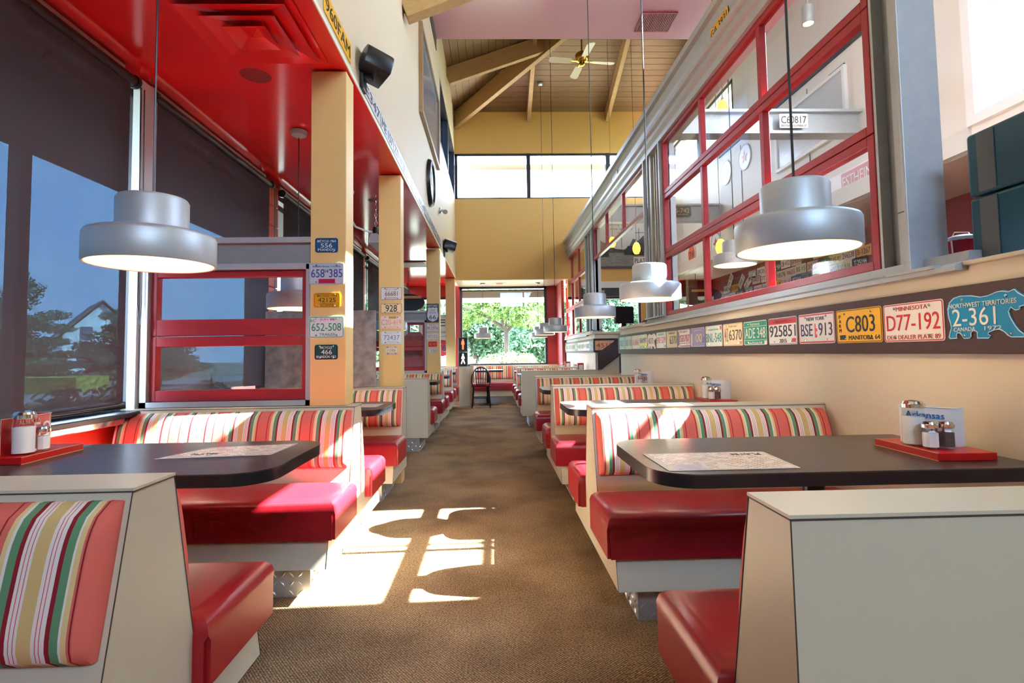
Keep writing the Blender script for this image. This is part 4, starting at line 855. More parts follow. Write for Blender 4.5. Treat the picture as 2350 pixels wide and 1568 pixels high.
# stair hand boards
o = tag(B().prism([(1.60, .84), (1.60, 1.08), (1.66, 1.12), (2.5, 1.7), (2.5, 1.42), (1.66, .84)], 'y', 8.36, 8.40).build('hand_board', mat('dark_brown_rail', (66, 42, 42), .45), bevel=.012), 'dark brown sloping hand board on the far side of the stairs', 'handrail')
o = tag(B().prism([(1.63, .82), (1.63, 1.04), (1.72, 1.10), (2.5, 1.66), (2.5, 1.4), (1.72, .86)], 'y', 7.03, 7.07).build('hand_board', mat('dark_brown_rail'), bevel=.012), 'dark brown hand board on the near side of the stairs', 'handrail')

# ================================================================ PLATES ON THE RIGHT BOARD (face x = 1.62)
BX = 1.6195
GB = 'licence plates along the dark board'
RED, BLU, GRN, NAV = (204, 40, 48), (60, 84, 150), (16, 150, 110), (52, 60, 104)
# bear-shaped plate
bear = [(-.139,.039),(-.13,.062),(-.112,.076),(-.083,.082),(-.041,.079),(-.004,.07),(.025,.072),(.057,.081),(.077,.082),(.098,.077),(.118,.083),(.131,.07),(.15,.057),(.168,.048),(.172,.036),(.15,.030),(.131,.026),(.131,.017),(.118,.016),(.103,.027),(.094,.013),(.099,-.006),(.112,-.031),(.126,-.05),(.14,-.061),(.14,-.071),(.099,-.07),(.088,-.064),(.075,-.051),(.058,-.042),(.038,-.045),(.018,-.052),(.017,-.06),(.026,-.062),(.018,-.071),(-.025,-.07),(-.024,-.05),(-.029,-.045),(-.042,-.044),(-.05,-.052),(-.049,-.063),(-.055,-.069),(-.077,-.07),(-.089,-.054),(-.095,-.049),(-.105,-.049),(-.11,-.057),(-.108,-.068),(-.135,-.069),(-.141,-.063),(-.135,-.046),(-.128,-.029),(-.131,-.011),(-.138,.01)]
def bear_plate(label, y, z, c, edge, texts, k=1.):
    P = [(a*k, b*k) for a, b in bear]
    o = tag(B().prism(P, 'z', 0, .002).build('licence_plate', paint(c, .3)), label, 'license plate', GB); frame(o, (BX, y, z), 'R')
    B().tube([(a*.965, b*.965, .0025) for a, b in P], .0016, 5, closed=True).build('border', paint(edge, .3), o)
    for s, cx, cy, w, h, cc in texts: lettering(s, cx, cy, w, h, paint(cc, .3), o, z=.003)
    bm_ = cached('bolt', None)
    for x, yy in ((-.075, .066), (.085, .064), (-.075, -.058), (.092, -.058)): q = link('bolt', bm_, M_CHROME, o); q.location = (x*k, yy*k, .001)
plate('white plate reading D77-192 in red next to the blue bear plate', (BX, 2.05, 1.203), 'R', (232, 228, 222), [('D77-192', .5, .5, .88, .42, RED), ('MINNESOTA', .5, .86, .52, .11, (196, 60, 60)), ('DEC DEALER PLATE 89', .5, .12, .88, .11, (196, 60, 60))], border=RED, group=GB)
bear_plate('blue bear-shaped plate reading 2-361 at the right end of the board', 1.745, 1.2, (22, 140, 190), (200, 230, 240), [('NORTHWEST TERRITORIES', -.005, .046, .25, .016, W_), ('2-361', -.035, .005, .165, .06, W_), ('CANADA', -.072, -.036, .085, .014, W_), ('1972', .035, -.036, .06, .014, W_)])
plate('yellow plate reading C803 with a bison between two white plates', (BX, 2.362, 1.205), 'R', (246, 186, 24), [('C803', .55, .55, .62, .48, K_), ('MANITOBA 64', .62, .15, .66, .13, K_), ('F', .1, .8, .05, .1, K_), ('A', .1, .66, .05, .1, K_), ('R', .1, .52, .05, .1, K_), ('M', .1, .38, .05, .1, K_)], border=(120, 90, 20), blocks=((.08, .1, .22, .24, K_),), group=GB)
plate('white plate reading BSE 913 in blue with a red map', (BX, 2.677, 1.207), 'R', (228, 226, 226), [('BSE', .24, .46, .34, .42, NAV), ('913', .76, .46, .36, .42, NAV), ('NEW YORK', .5, .82, .5, .12, NAV)], border=(206, 120, 124), blocks=((.47, .2, .5, .66, (222, 90, 96)), (.5, .4, .54, .5, (222, 90, 96)), (.49, .2, .53, .3, (222, 90, 96)), (0.02, .93, .98, .96, RED), (.02, .04, .98, .07, RED)), group=GB)
plate('white plate reading 925851 with a red top band', (BX, 2.995, 1.207), 'R', (232, 230, 228), [('925851', .5, .5, .9, .42, K_), ('BAHAMA', .5, .86, .42, .11, (140, 20, 30)), ('2015', .52, .14, .24, .14, K_)], border=(120, 120, 120), blocks=((.01, .76, .99, .98, RED), (.82, .08, .95, .22, RED)), group=GB)
plate('green plate reading ADE 348 with white lettering', (BX, 3.312, 1.208), 'R', GRN, [('ADE 348', .5, .5, .86, .42, W_), ('Vermont', .5, .87, .44, .14, W_), ('Green Mountain State', .5, .1, .6, .09, W_)], border=(236, 236, 230), blocks=((.03, .76, .97, .775, W_), (.03, .2, .97, .215, W_), (.87, .03, .97, .17, W_)), group=GB)
plate('cream plate reading 6370 beside the green plate', (BX, 3.628, 1.209), 'R', (238, 216, 170), [('6370', .64, .48, .62, .46, (70, 56, 44)), ('YUKON', .5, .87, .4, .1, (190, 150, 100)), ('44 Z', .18, .5, .18, .6, (150, 110, 70)), ('77', .9, .12, .12, .12, RED)], border=(196, 160, 110), group=GB)
plate('pale mint plate reading BNL-548 in green', (BX, 3.945, 1.21), 'R', (228, 234, 222), [('BNL-548', .5, .42, .92, .44, (40, 150, 130)), ('Saskatchewan', .5, .82, .6, .1, (110, 190, 170))], border=(206, 216, 204), blocks=((.02, .8, .1, .95, (240, 190, 60)), (.88, .78, .97, .95, RED)), group=GB)
plate('purple plate with two round figures on the board', (BX, 4.26, 1.21), 'R', (140, 116, 170), [('1 00', .46, .46, .7, .42, (226, 206, 150)), ('HAWAII', .5, .85, .6, .1, (210, 210, 230))], border=(196, 180, 200), blocks=((.02, .04, .12, .7, (206, 206, 210)), (.82, .2, .98, .5, (96, 70, 160))), group=GB)
plate('red and white flag plate reading BSB787', (BX, 4.572, 1.21), 'R', (236, 226, 222), [('BSB787', .52, .5, .86, .4, (190, 30, 40)), ('OHIO', .5, .86, .5, .1, RED)], border=RED, blocks=((.0, .1, .14, .9, (60, 84, 140)), (.14, .06, .98, .11, RED), (.14, .2, .98, .25, RED)), group=GB)
plate('tan plate reading 6370 beside the flag plate', (BX, 4.885, 1.21), 'R', (214, 184, 130), [('6370', .62, .46, .62, .48, (60, 46, 34)), ('YUKON 70', .5, .86, .5, .1, (120, 90, 60))], border=(160, 130, 86), group=GB)
plate('white plate reading ERF 579 in pink with a teal top', (BX, 5.2, 1.21), 'R', (224, 222, 224), [('ERF 579', .5, .5, .86, .4, (216, 80, 100)), ('TEXAS', .5, .86, .5, .11, (60, 110, 120))], border=(206, 206, 210), blocks=((.02, .76, .98, .97, (190, 220, 220)), (.86, .05, .98, .2, (70, 150, 210))), group=GB)
bear_plate('white bear-shaped plate farther along the board', 5.52, 1.2, (216, 206, 198), (236, 230, 224), [('40172', -.02, .01, .18, .06, (120, 100, 110))])
plate('white plate with a yellow and green foot on the board', (BX, 5.83, 1.21), 'R', (230, 224, 200), [('18AM97', .5, .58, .86, .38, (60, 60, 60))], blocks=((.02, .2, .98, .36, (240, 210, 60)), (.02, .03, .98, .2, (120, 200, 120))), group=GB)
plate('pale pink plate on the board near the stairs', (BX, 6.14, 1.21), 'R', (228, 204, 196), [('A 0046', .5, .48, .84, .44, (206, 110, 120))], group=GB)
plate('pale grey plate second from the stair end of the board', (BX, 6.46, 1.21), 'R', (190, 196, 186), [('KD 118', .5, .5, .84, .5, (90, 100, 100))], group=GB)
plate('teal plate at the stair end of the board', (BX, 6.78, 1.21), 'R', (140, 190, 186), [('BRE 2', .5, .5, .8, .5, (70, 130, 130))], group=GB)
# board past the stairs (faces x = 1.56 and y = 8.425)
far_ = [((60, 90, 140), 'NB 77'), ((206, 212, 222), '5B 02'), ((214, 216, 214), 'IJ 61'), ((222, 200, 186), 'P 318'), ((218, 210, 190), 'A 410'), ((96, 130, 140), '8L'), ((206, 160, 70), '50 K'), ((200, 206, 216), 'TR 4'), ((214, 200, 214), '76 EE'), ((220, 214, 110), 'GO 5'), ((120, 140, 90), 'F 22'), ((206, 200, 214), 'CM 9'), ((214, 150, 60), '31 X')]
for i, (c, s) in enumerate(far_):
    plate('small plate lettered %s on the far part of the dark board' % s, (1.5595, 8.62+i*.315, 1.205), 'R', c, [(s, .5, .5, .84, .5, K_ if sum(c) > 400 else W_)], bolts=False, group='plates along the far board')
plate('peach plate reading 4512 facing the camera beside the stairs', (1.73, 8.4245, 1.208), 'F', (232, 172, 128), [('4512', .5, .5, .86, .42, (170, 50, 30))], border=(210, 140, 100), group='plates beside the stairs')
plate('grey and green plate behind the sloping stair board', (2.06, 8.4245, 1.208), 'F', (196, 204, 206), [('22', .3, .5, .3, .4, (120, 140, 150))], blocks=((.5, .1, .98, .9, (30, 70, 60)),), bolts=False, group='plates beside the stairs')
# ---------------------------------------------------------------- plates on the columns
C1, C2, C3 = 2.9835, 4.7585, 8.1585
plate('small blue bicycle plate reading 556, topmost on the nearest column', (-.911, C1, 1.714), 'F', (24, 92, 140), [('556', .5, .48, .5, .3, W_), ('BICYCLE 1964', .5, .78, .8, .16, W_), ('BRANDON', .5, .18, .74, .18, W_)], w=.125, h=.08, border=(20, 50, 80))
plate('large silver plate reading 658 385 on the nearest column', (-.91, C1, 1.556), 'F', (196, 202, 206), [('658', .25, .52, .38, .38, (60, 70, 160)), ('385', .76, .52, .38, .38, (60, 70, 160)), ('14', .5, .62, .09, .16, K_), ('Beautiful British Columbia', .5, .84, .8, .09, (90, 120, 190))], w=.19, h=.12, border=(170, 176, 180), blocks=((.27, .06, .74, .26, (190, 20, 70)),))
plate('yellow bicycle plate reading 42125 on the nearest column', (-.908, C1, 1.411), 'F', (232, 166, 20), [('42125', .5, .5, .66, .3, (90, 60, 10)), ('BICYCLE 1974', .5, .8, .74, .16, (120, 84, 10)), ('OTTAWA', .5, .18, .54, .2, (120, 84, 10))], w=.145, h=.08, border=(190, 130, 20))
plate('white trailer plate reading 652-508 in green on the nearest column', (-.91, C1, 1.263), 'F', (222, 230, 224), [('652-508', .5, .5, .84, .36, (20, 140, 100)), ('TRAILER', .53, .16, .46, .12, (20, 120, 90)), ('B.C.', .12, .8, .14, .12, (20, 120, 90)), ('JUN 88', .52, .84, .42, .14, (200, 80, 130))], w=.19, h=.118, border=(60, 160, 120))
plate('small dark green bicycle plate reading 466, lowest on the nearest column', (-.911, C1, 1.127), 'F', (16, 70, 66), [('466', .52, .5, .46, .32, W_), ('BICYCLE', .5, .8, .5, .15, W_), ('BRANDON 1953', .5, .18, .84, .17, W_)], w=.125, h=.08, border=(10, 40, 40))
plate('white plate reading 66681, topmost on the second column', (-.889, C2, 1.643), 'F', (228, 226, 220), [('66681', .5, .5, .58, .36, (90, 84, 84)), ('B.C.-78', .5, .82, .5, .12, (150, 150, 150)), ('MUNICIPAL', .5, .17, .6, .12, (150, 150, 150))], w=.19, h=.115, border=(100, 100, 100))
plate('cream plate reading 928 in bold black on the second column', (-.89, C2, 1.513), 'F', (240, 220, 176), [('928', .5, .5, .52, .66, K_)], w=.19, h=.09, border=(150, 110, 60))
plate('white plate reading C20-419 in pale orange on the second column', (-.89, C2, 1.391), 'F', (236, 224, 212), [('C20-419', .5, .5, .9, .4, (232, 150, 120)), ('TRAILER', .5, .16, .5, .12, (236, 180, 150))], w=.19, h=.115, border=(236, 190, 160), blocks=((.38, .78, .72, .94, (196, 160, 40)),))
plate('white plate reading 72437 in blue on the second column', (-.888, C2, 1.258), 'F', (230, 232, 230), [('72437', .5, .5, .72, .36, (70, 140, 200)), ('UTILITY', .5, .82, .5, .12, (180, 200, 210)), ('TRAILER', .5, .17, .5, .12, (170, 190, 205))], w=.19, h=.115, border=(190, 206, 216))
plate('small white bicycle plate reading 1186, lowest on the second column', (-.888, C2, 1.147), 'F', (228, 218, 200), [('1186', .5, .5, .6, .28, (150, 140, 130)), ('BICYCLE 1964', .5, .82, .84, .15, (160, 150, 140)), ('BRANDON', .5, .18, .76, .17, (160, 150, 140))], w=.115, h=.075, border=(190, 180, 160))
o = plate('black and white historic old route 66 shield sign on the third column', (-.909, C3, 1.725), 'F', (56, 60, 72), [('HISTORIC', .5, .88, .86, .13, W_)], w=.185, h=.285, bolts=False, name='route_sign')
o['category'] = 'sign'
sh = [(-.075,.07),(-.06,.085),(-.03,.078),(0,.085),(.03,.078),(.06,.085),(.075,.07),(.07,.04),(.08,.0),(.082,-.05),(.06,-.1),(.03,-.115),(0,-.13),(-.03,-.115),(-.06,-.1),(-.082,-.05),(-.08,0),(-.07,.04)]
B().prism(sh, 'z', .002, .004).build('shield', paint((226, 228, 232), .4), o)
for s, y, w_, h_ in (('OLD', .045, .075, .03), ('ROUTE', .006, .095, .026), ('66', -.06, .1, .065)): lettering(s, 0, y, w_, h_, paint(K_, .4), o, z=.0045)
plate('white plate reading M 2976 in pink on the third column', (-.91, C3, 1.508), 'F', (228, 222, 220), [('M 2976', .5, .42, .84, .4, (190, 50, 80)), ('CANADA', .5, .82, .5, .16, (160, 160, 160))], w=.185, h=.115, border=(170, 150, 150), bolts=False)
plate('white plate reading 97152 on the third column', (-.911, C3, 1.378), 'F', (230, 224, 218), [('97152', .5, .48, .8, .42, (206, 140, 130))], w=.185, h=.11, border=(190, 170, 160), bolts=False)
plate('small red plate on the third column', (-.912, C3, 1.26), 'F', (206, 36, 30), [('B 41', .5, .5, .7, .4, (230, 120, 90))], w=.13, h=.08, bolts=False)
plate('small white plate reading 226, lowest on the third column', (-.912, C3, 1.169), 'F', (222, 220, 216), [('226', .55, .48, .6, .42, (110, 110, 120))], w=.13, h=.075, border=(130, 130, 130), bolts=False)

# ================================================================ ON THE TABLES
M_SUGAR = mat('sugar', (240, 238, 232), .9, bump=(900, .3)); M_PEPPER = mat('ground_pepper', (120, 104, 92), .9, var=(600, (1, 1, 1), 1), rgb2=(60, 50, 44))
def shaker(name, label, cat, r, h, fill, sides=24, group=None, lidh=.02):
    t = thing(name, label, cat, (0,0,0), 0, group)
    B().lathe([(0, .002), (r*1.02, .002), (r*1.05, .01), (r*.96, .018), (r*.96, h*.78), (r*.86, h*.86), (r*.86, h)], sides).build('jar', M_JAR, t, smooth=sides > 10)
    B().lathe([(0, .006), (r*.9, .007), (r*.9, h*.74), (0, h*.76)], sides).build('contents', fill, t, smooth=sides > 10)
    B().lathe([(r*.9, h-.004), (r*1.0, h-.002), (r*1.0, h+lidh*.5), (r*.9, h+lidh*.55), (r*.8, h+lidh*.95), (r*.3, h+lidh*1.15), (0, h+lidh*1.15)], 24).build('lid', M_CHROME, t, smooth=True)
    return t
def caddy(label, bg, txt, tint, loc, rz, P=None, h=.126, org=(0, 0), ang=0):
    """red board with a licence plate bent upright on it; x is the long way"""
    t = thing('condiment_caddy', label, 'caddy', loc, rz, 'red condiment caddies')
    B().box(-.15, .15, -.09, .09, 0, .024).build('board', mat('red_board', (198, 16, 18), .32, var=(4, (1, 1, 1), .3), rgb2=(160, 10, 14)), t, bevel=.002)
    e = B()
    for z in (.0005, .0235): e.box(-.1505, .1505, -.0905, -.0895, z-.0008, z+.0008)
    e.build('worn_edge', paint((230, 190, 130), .6), t)
    P = P or [(-.125, .0), (.09, .0)] + [(.09+.04*math.sin(a), .04-.04*math.cos(a)) for a in (.3, .6, .9, 1.2, 1.5)] + [(.13, .075)]
    n = len(P); bd = B()
    for x, y in P: bd.v += [(x, y, .024), (x, y, .024+h)]
    for x, y in P: bd.v += [(x+.0006, y+.0015, .024), (x+.0006, y+.0015, .024+h)]
    bd.f = [(2*i, 2*i+2, 2*i+3, 2*i+1) for i in range(n-1)]+[(2*n+2*i+1, 2*n+2*i+3, 2*n+2*i+2, 2*n+2*i) for i in range(n-1)]+[(2*i+1, 2*i+3, 2*n+2*i+3, 2*n+2*i+1) for i in range(n-1)]+[(0, 1, 2*n+1, 2*n), (2*n-2, 4*n-2, 4*n-1, 2*n-1)]
    pl_ = bd.build('bent_plate', paint(bg, .3), t, smooth=True)
    B().tube([(P[0][0], P[0][1]-.001, .026)]+[(x, y-.001, .023+h) for x, y in P]+[(P[-1][0], P[-1][1]-.001, .026)], .0016, 5).build('rim', paint(tint, .35), pl_)
    for s, cx, cz, w, h, c in txt:
        q = lettering(s, cx, -.0006, w, h, paint(c, .35), pl_, z=0); q.location = (org[0]+cx*math.cos(ang)+.0012*math.sin(ang), org[1]+cx*math.sin(ang)-.0012*math.cos(ang), cz); q.rotation_euler = (PI/2, 0, ang)
    return t
SZ = .7535
AK = [(-.03, .05), (-.085, -.02), (-.088, -.035), (-.08, -.045), (-.066, -.046), (.03, .03), (.042, .045), (.044, .06), (.035, .085)]
cR = caddy('red caddy with a white Arkansas plate on the near right table', (222, 230, 234), [('Arkansas', .004, .122, .11, .022, (30, 110, 190)), ('OEJ0', .0, .075, .115, .05, RED), ('Natural', .02, .038, .07, .01, (60, 170, 200))], (236, 240, 240), (1.462, 1.80, SZ), -1.62, P=AK, org=(-.018, -.008), ang=.67)
cL = caddy('red caddy with a red plate reading 59 on the near left table', (176, 14, 24), [('59', .058, .092, .085, .062, (214, 206, 196)), ('ALBERTA', .0, .13, .1, .016, (206, 170, 150)), ('EAZ 90', .06, .036, .055, .016, W_)], (226, 190, 180), (-1.70, 2.05, SZ), PI/2+.05)
B().box(.035, .095, -.0012, -.0004, .027, .046).build('sticker', paint((10, 160, 130), .4), cL)
cR2 = copy_tree(cR); put(cR2, (1.50, 3.66, SZ), -1.62, 'red caddy with a pale plate on the second right table')
cR3 = copy_tree(cR); put(cR3, (1.50, 5.42, SZ), -1.62, 'red caddy on the third right table before the stairs')
cL2 = copy_tree(cR); put(cL2, (-1.72, 3.83, SZ), .15, 'red caddy with a white plate seen through the red partition')
TT = SZ+.0245
sg = shaker('sugar_shaker', 'x', 'sugar shaker', .035, .128, M_SUGAR, 24, 'sugar shakers')
sa = shaker('salt_shaker', 'x', 'salt shaker', .024, .07, M_SUGAR, 8, 'salt shakers', .017)
pe = shaker('pepper_shaker', 'x', 'pepper shaker', .024, .07, M_PEPPER, 8, 'pepper shakers', .017)
put(sg, (1.405, 1.798, TT), 0, 'tall sugar shaker in front of the Arkansas plate'); put(sa, (1.403, 1.728, TT), 0, 'salt shaker in front of the Arkansas plate'); put(pe, (1.455, 1.728, TT), 0, 'pepper shaker in front of the Arkansas plate')
put(copy_tree(sg), (-1.648, 1.965, TT), 0, 'tall sugar shaker in front of the red 59 plate'); put(copy_tree(sa), (-1.646, 2.042, TT), 0, 'salt shaker in front of the red 59 plate')
put(copy_tree(sg), (1.44, 3.66, TT), 0, 'sugar shaker on the second right table'); put(copy_tree(sa), (1.44, 3.58, TT), 0, 'salt shaker on the second right table'); put(copy_tree(pe), (1.475, 3.57, TT), 0, 'pepper shaker on the second right table')
put(copy_tree(sg), (1.44, 5.42, TT), 0, 'sugar shaker on the third right table'); put(copy_tree(sa), (1.44, 5.34, TT), 0, 'salt shaker on the third right table')
for i, (x, y, lab) in enumerate(((1.47, 9.22, 'frontmost'), (1.47, 10.83, 'rearmost'))):
    t = thing('napkin_holder', '%s red napkin holder on the tables past the stairs' % lab, 'napkin holder', (x, y, SZ), 0, 'red napkin holders')
    B().box(-.05, .05, -.06, .06, 0, .17).build('box', paint((176, 16, 26), .3), t, bevel=.006); B().box(-.035, .035, -.062, -.06, .06, .14).build('napkins', M_WHITE, t)
    put(copy_tree(sg), (x-.1, y-.02, SZ), 0, 'sugar shaker beside the %s red napkin holder' % lab)
# menus
M_MENU = print_mat('menu_print', (226, 218, 208), (96, 74, 78), 48, 110)
def menu(label, corners):
    c = Vector((sum(p[0] for p in corners)/4, sum(p[1] for p in corners)/4, 0)); bd = B()
    o = thing('menu', label, 'menu', (c.x, c.y, SZ)); P = [(x-c.x, y-c.y) for x, y in corners]
    B().prism(P, 'z', 0, .0012).build('sheet', mat('laminated_paper', (226, 220, 212), .2, coat=.5), o)
    B().prism([(x*.93, y*.9) for x, y in P], 'z', .0012, .0015).build('print', M_MENU, o)
    return o
m_ = menu('laminated menu sheet on the near right table', [(.504, 1.863), (.921, 1.866), (.902, 1.6), (.508, 1.596)])
lettering('PLATES', .13, .09, .1, .026, paint((60, 50, 56)), m_, z=.0018, rot=PI); B().box(-.17, -.08, -.12, -.06, .0015, .0018).build('picture', paint((176, 170, 190)), m_)
m_ = menu('sunlit laminated menu sheet on the near left table', [(-1.19, 1.955), (-.805, 1.995), (-.795, 2.235), (-1.115, 2.175)])
lettering('PLATES', -.08, -.06, .09, .024, paint((60, 40, 36)), m_, z=.0018, rot=.1)
menu('small menu sheet on the table behind the sunlit left bench', [(-1.15, 3.74), (-.8, 3.74), (-.8, 3.98), (-1.15, 3.98)])

# ================================================================ FAR END
t = thing('bow_back_chair', 'black bow-back chair with a red seat at the far table', 'chair', (-.27, 11.15, 0))
M_CH = mat('chair_black', (22, 24, 44), .35)
hoop = [(.19*math.cos(a)*(1 if math.sin(a) < .5 else 1), -.02-.06*max(0, math.sin(a)), .52+.31*max(0, math.sin(a))**.8) for a in [PI*i/20 for i in range(21)]]
hoop = [(.165, -.02, .45)]+hoop+[(-.165, -.02, .45)]
B().tube(hoop, .013, 8).build('back_bow', M_CH, t, smooth=True)
for x in (-.11, -.055, .0, .055, .11): B().tube([(x*.75, -.03, .45), (x, -.075, .52+.31*max(.05, math.sqrt(1-(x/.19)**2))**.8)], .009, 6).build('spindle', M_CH, t, smooth=True)
B().box(-.2, .2, .0, .4, .43, .45).build('seat_frame', M_CH, t, bevel=.008); link('seat', rounded_slab(-.19, .19, -.02, .39, .45, .49, .018), paint((176, 22, 36), .35), t)
for x, y in ((-.17, .02), (.17, .02), (-.17, .37), (.17, .37)): B().tube([(x*.92, y, .43), (x*1.1, y*1.03-.01, 0)], .013, 8).build('leg', M_CH, t, smooth=True)
B().tube([(-.18, .02, .2), (.18, .02, .2)], .008, 6).build('stretcher', M_CH, t); B().tube([(-.18, .36, .2), (.18, .36, .2)], .008, 6).build('stretcher', M_CH, t)
t = thing('low_partition', 'tan laminate half wall carrying the pedestrian signal', 'partition', (-.60, 11.64, 0))
B().box(-.15, .08, 0, .3, 0, .84).build('body', M_CREAM, t); B().box(.08, .165, .0, .3, 0, .84).build('end_post', mat('tan_post', (196, 168, 128), .45), t, bevel=.004); B().box(-.155, .17, -.005, .305, .838, .84).build('cap', mat('tan_post'), t)
t = thing('water_bottle', 'clear glass bottle on the half wall beside the pedestrian signal', 'bottle', (-.50, 11.72, .842))
B().lathe([(0, .0), (.03, 0), (.03, .12), (.012, .16), (.012, .2), (0, .2)], 16).build('glass', M_JAR, t, smooth=True); B().lathe([(0, .004), (.026, .004), (.026, .11), (0, .11)], 16).build('water', glass_mat('water', (.85, .93, .96)), t, smooth=True)
o = thing('pump_panel', 'tall white fuel pump panel with a red 76 disc between the far columns', 'sign'); frame(o, (-1.22, 11.53, 1.37), 'F')
B().box(-.36, .3, -.52, .56, 0, .03).build('panel', mat('pump_white', (232, 226, 216), .4), o)
q = B().lathe([(0, .034), (.17, .034), (.17, .03)], 32).build('red_disc', paint((200, 50, 44)), o); q.location = (.13, -.13, 0)
lettering('76', .13, -.13, .2, .16, paint(W_), o, z=.0355); lettering('76', .13, -.13, .19, .15, paint((30, 44, 100)), o, z=.037)
lettering('OPEN', .17, .2, .12, .04, paint(K_), o, z=.032)
for z in (.4, .45, .33): B().box(.08, .2, z, z+.02, .03, .032).build('bar', paint(K_), o)
B().box(-.36, .3, .1, .12, .03, .034).build('line', M_GALV, o); B().box(-.36, .3, .54, .57, .0, .05).build('top_rail', M_GALV, o)
tag(B().prism([(-1.95, 0), (-1.95, .55), (-1.85, .62), (-1.7, .62), (-1.6, .5), (-1.6, 0)], 'y', 7.0, 7.04).build('cut_out', mat('old_tin', (120, 110, 120), .5, var=(9, (1, 1, 1), 1), rgb2=(170, 60, 70))), 'dented old tin tank seen through the far red partition', 'tank').location = (.55, 1.5, .84)

# ================================================================ OUTSIDE
def leaf_mat(name, c1, c2):
    m = bpy.data.materials.new(name); m.use_nodes = True; nt = m.node_tree; b = nt.nodes['Principled BSDF']; L = nt.links.new; MATS[name] = m
    tc = nt.nodes.new('ShaderNodeTexCoord'); nz = nt.nodes.new('ShaderNodeTexNoise'); nz.inputs['Scale'].default_value = 5; L(tc.outputs['Object'], nz.inputs['Vector'])
    mx = nt.nodes.new('ShaderNodeMix'); mx.data_type = 'RGBA'; mx.inputs[6].default_value = lin(c1); mx.inputs[7].default_value = lin(c2)
    mr = nt.nodes.new('ShaderNodeMapRange'); mr.inputs[1].default_value = .35; mr.inputs[2].default_value = .65; L(nz.outputs['Fac'], mr.inputs[0]); L(mr.outputs[0], mx.inputs[0]); L(mx.outputs[2], b.inputs['Base Color'])
    b.inputs['Roughness'].default_value = .6
    tr = nt.nodes.new('ShaderNodeBsdfTranslucent'); L(mx.outputs[2], tr.inputs[0]); ms = nt.nodes.new('ShaderNodeMixShader'); ms.inputs[0].default_value = .35
    L(b.outputs[0], ms.inputs[1]); L(tr.outputs[0], ms.inputs[2]); L(ms.outputs[0], nt.nodes['Material Output'].inputs[0]); return m
LEAF1 = leaf_mat('leaf_bright', (126, 150, 62), (66, 96, 38)); LEAF2 = leaf_mat('leaf_dark', (112, 140, 96), (64, 98, 66)); LEAF3 = leaf_mat('leaf_olive', (150, 140, 80), (86, 88, 48))
BARK = mat('bark', (84, 72, 58), .9, var=(8, (1, 1, .3), .8))
def leaves(blobs, n, size, seed):
    rnd = random.Random(seed); bd = B(); vol = [b[3]*b[4]*b[5] for b in blobs]; tot = sum(vol)
    for (cx, cy, cz, rx, ry, rz), v in zip(blobs, vol):
        for _ in range(max(20, int(n*v/tot))):
            while True:
                u = Vector((rnd.uniform(-1, 1), rnd.uniform(-1, 1), rnd.uniform(-1, 1)))
                if .25 < u.length < 1: break
            c = Vector((cx+u.x*rx, cy+u.y*ry, cz+u.z*rz)); a = Vector((rnd.gauss(0, 1), rnd.gauss(0, 1), rnd.gauss(0, 1))).normalized(); b2 = a.orthogonal().normalized()
            s = size*rnd.uniform(.6, 1.3); a *= s; b2 *= s*.55; k = len(bd.v)
            bd.v += [tuple(c-a), tuple(c+b2), tuple(c+a), tuple(c-b2)]; bd.f.append((k, k+1, k+2, k+3))
    me = bpy.data.meshes.new('foliage'); me.from_pydata(bd.v, [], bd.f); return me
def tree(label, loc, blobs, n, size, m, trunk, seed, cat='tree', name='tree', group=None):
    t = thing(name, label, cat, loc, 0, group)
    f = link('foliage', leaves(blobs, n, size, seed), m, t); f['kind'] = 'stuff'
    for i, (path, r) in enumerate(trunk): B().tube(path, r, 8).build('trunk' if i == 0 else 'branch', BARK, t, smooth=True)
    return t
rn = random.Random(3)
bl = [(rn.uniform(-1.9, 1.9), rn.uniform(-1, 1), 3.3+rn.uniform(-.55, .9), rn.uniform(.35, .6), .5, rn.uniform(.3, .5)) for _ in range(34)]
tree('flat-topped garden tree outside the far window', (.5, 21.5, -.35), bl, 9000, .075, LEAF1, [([(0.05, 0, 0), (.02, 0, 1.2), (0, 0, 2.6)], [.13, .1, .09]), ([(0, 0, 2.3), (.6, .1, 3.0), (1.5, .1, 3.6)], [.09, .06, .03]), ([(0, 0, 2.4), (-.7, 0, 2.9), (-1.7, .1, 3.3)], [.09, .06, .03]), ([(0, 0, 2.4), (.1, .3, 3.2), (.3, .4, 4.0)], [.09, .06, .03]), ([(0, 0, 2.3), (-.3, -.2, 3.2), (-.6, -.3, 3.9)], [.07, .05, .03])], 5)
for i, (x, lab) in enumerate(((-1.6, 'leftmost'), (.55, 'middle'), (2.7, 'rightmost'))):
    tree('%s olive shrub of the clipped hedge outside the far window' % lab, (x, 18.5, -.35), [(rn.uniform(-.66, .66), rn.uniform(-.4, .4), .75+rn.uniform(-.35, .45), .4, .4, .35) for _ in range(12)], 5000, .05, LEAF3, [([(0, 0, 0), (0, 0, .6)], .05)], 20+i, 'shrub', 'hedge_shrub', 'hedge outside the far window')
for i, (x, y, s, lab) in enumerate(((-6.5, 38, 1.0, 'tall dark tree behind the left half of the far window'), (-1.5, 42, 1.1, 'tall dark tree behind the garden tree trunk'), (4.5, 39, 1.0, 'tall dark tree behind the right half of the far window'), (10, 44, 1.2, 'dark tree far right beyond the building'), (-13, 46, 1.2, 'dark tree far left beyond the building'))):
    tree(lab, (x, y, -.4), [(rn.uniform(-2.4, 2.4)*s, rn.uniform(-1, 1), (1.2+rn.random()*5.2)*s, 1.2*s, 1.0, .9*s) for _ in range(40)], 9000, .22, LEAF2, [([(0, 0, 0), (0, 0, 5)], [.3, .1])], 40+i, group='trees beyond the far window')
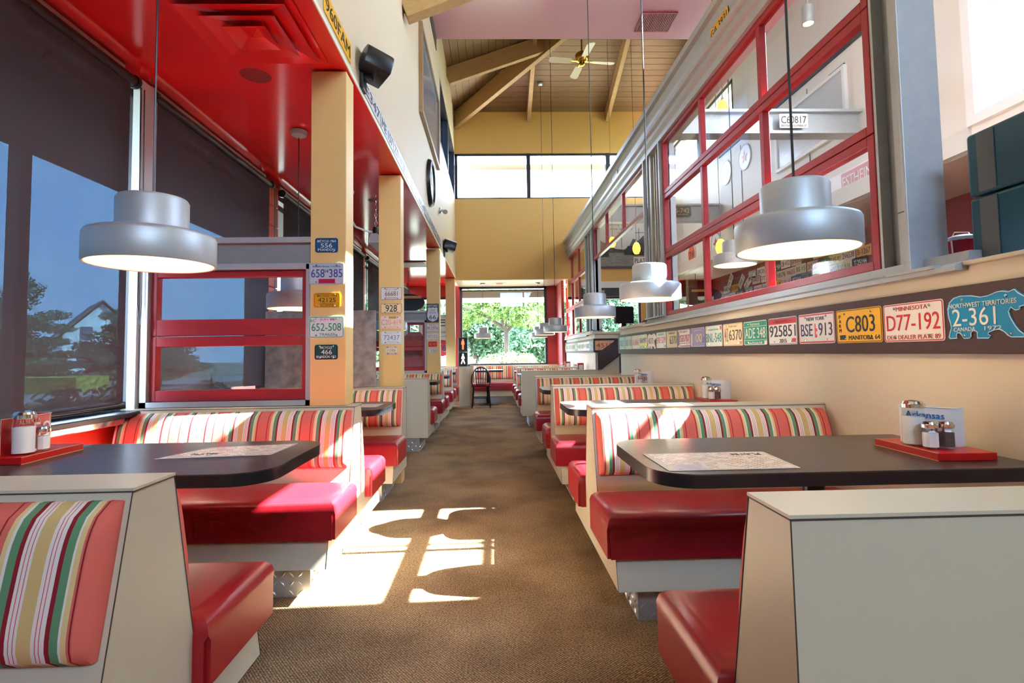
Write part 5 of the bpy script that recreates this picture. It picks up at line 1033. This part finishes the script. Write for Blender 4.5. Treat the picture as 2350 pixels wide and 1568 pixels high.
for i, (x, y, h, lab) in enumerate(((-26.2, 31, 6.6, 'tallest cedar outside the left window'), (-26.4, 38.5, 4.9, 'shorter cedar outside the left window'), (-31, 34, 5.4, 'cedar outside behind the veranda post'), (-17.6, 29, 2.6, 'low rounded tree outside near the white house'))):
    bl = []
    for k in range(16):
        z = .6+(h-.5)*k/16; w = (1-k/16)**.7*2.4+.25
        bl += [(rn.uniform(-1, 1)*w*.75, rn.uniform(-1, 1)*w*.5, z, w*.55, w*.5, .28) for _ in range(2)]
    tree(lab, (x, y, -.35), bl, 16000, .075, LEAF2, [([(0, 0, 0), (0, 0, h*.9)], [.22, .04])], 60+i, group='cedars outside the left window')
for i, (x, y, w, lab) in enumerate(((-4.6, 6.5, .75, 'round dark shrub just outside the left window sill'), (-4.4, 8.2, .7, 'dark shrub outside near the window jamb'), (-4.8, 5.0, .6, 'dark shrub outside below the veranda post'))):
    tree(lab, (x, y, -.35), [(rn.uniform(-.5, .5)*w, rn.uniform(-.9, .9)*w, .45+rn.random()*.45, .35, .35, .3) for _ in range(10)], 3000, .05, LEAF2, [([(0, 0, 0), (0, 0, .5)], .04)], 80+i, 'shrub', 'garden_shrub', 'shrubs outside the left window')
t = thing('white_house', 'white gabled house with a green roof outside the left window', 'house', (-41, 58, -.4), .75)
B().prism([(-3.2, 0), (3.2, 0), (3.2, 4.0), (0, 7.4), (-3.2, 4.0)], 'y', 0, 9).build('walls', M_WHITE, t)
for s in (-1, 1): B().add([(0, -.4, 7.6), (s*3.7, -.4, 3.7), (s*3.7, 9.4, 3.7), (0, 9.4, 7.6), (0, -.4, 7.75), (s*3.7, -.4, 3.85), (s*3.7, 9.4, 3.85), (0, 9.4, 7.75)], [(0,1,2,3),(7,6,5,4),(0,4,5,1),(1,5,6,2),(2,6,7,3),(3,7,4,0)]).build('roof_slope', paint((84, 112, 92), .7), t)
for x, z in ((-1.5, 1.2), (1.5, 1.2), (-1.3, 3.6), (1.3, 3.6)): B().box(x-.5, x+.5, -.06, .02, z, z+1.3).build('window', paint((96, 108, 122), .3), t)
tag(B().box(-24, -18, 24, 26, -.35, .35).build('yellow_hedge', leaf_mat('leaf_yellow', (206, 196, 90), (140, 150, 60))), 'low yellow-green hedge across the road', 'hedge')
tag(B().box(-11, -10.6, -5, 60, -.35, .1).build('brown_verge', mat('dry_verge', (112, 88, 66), .9)), 'dry brown verge strip beside the road', 'verge')['kind'] = 'structure'
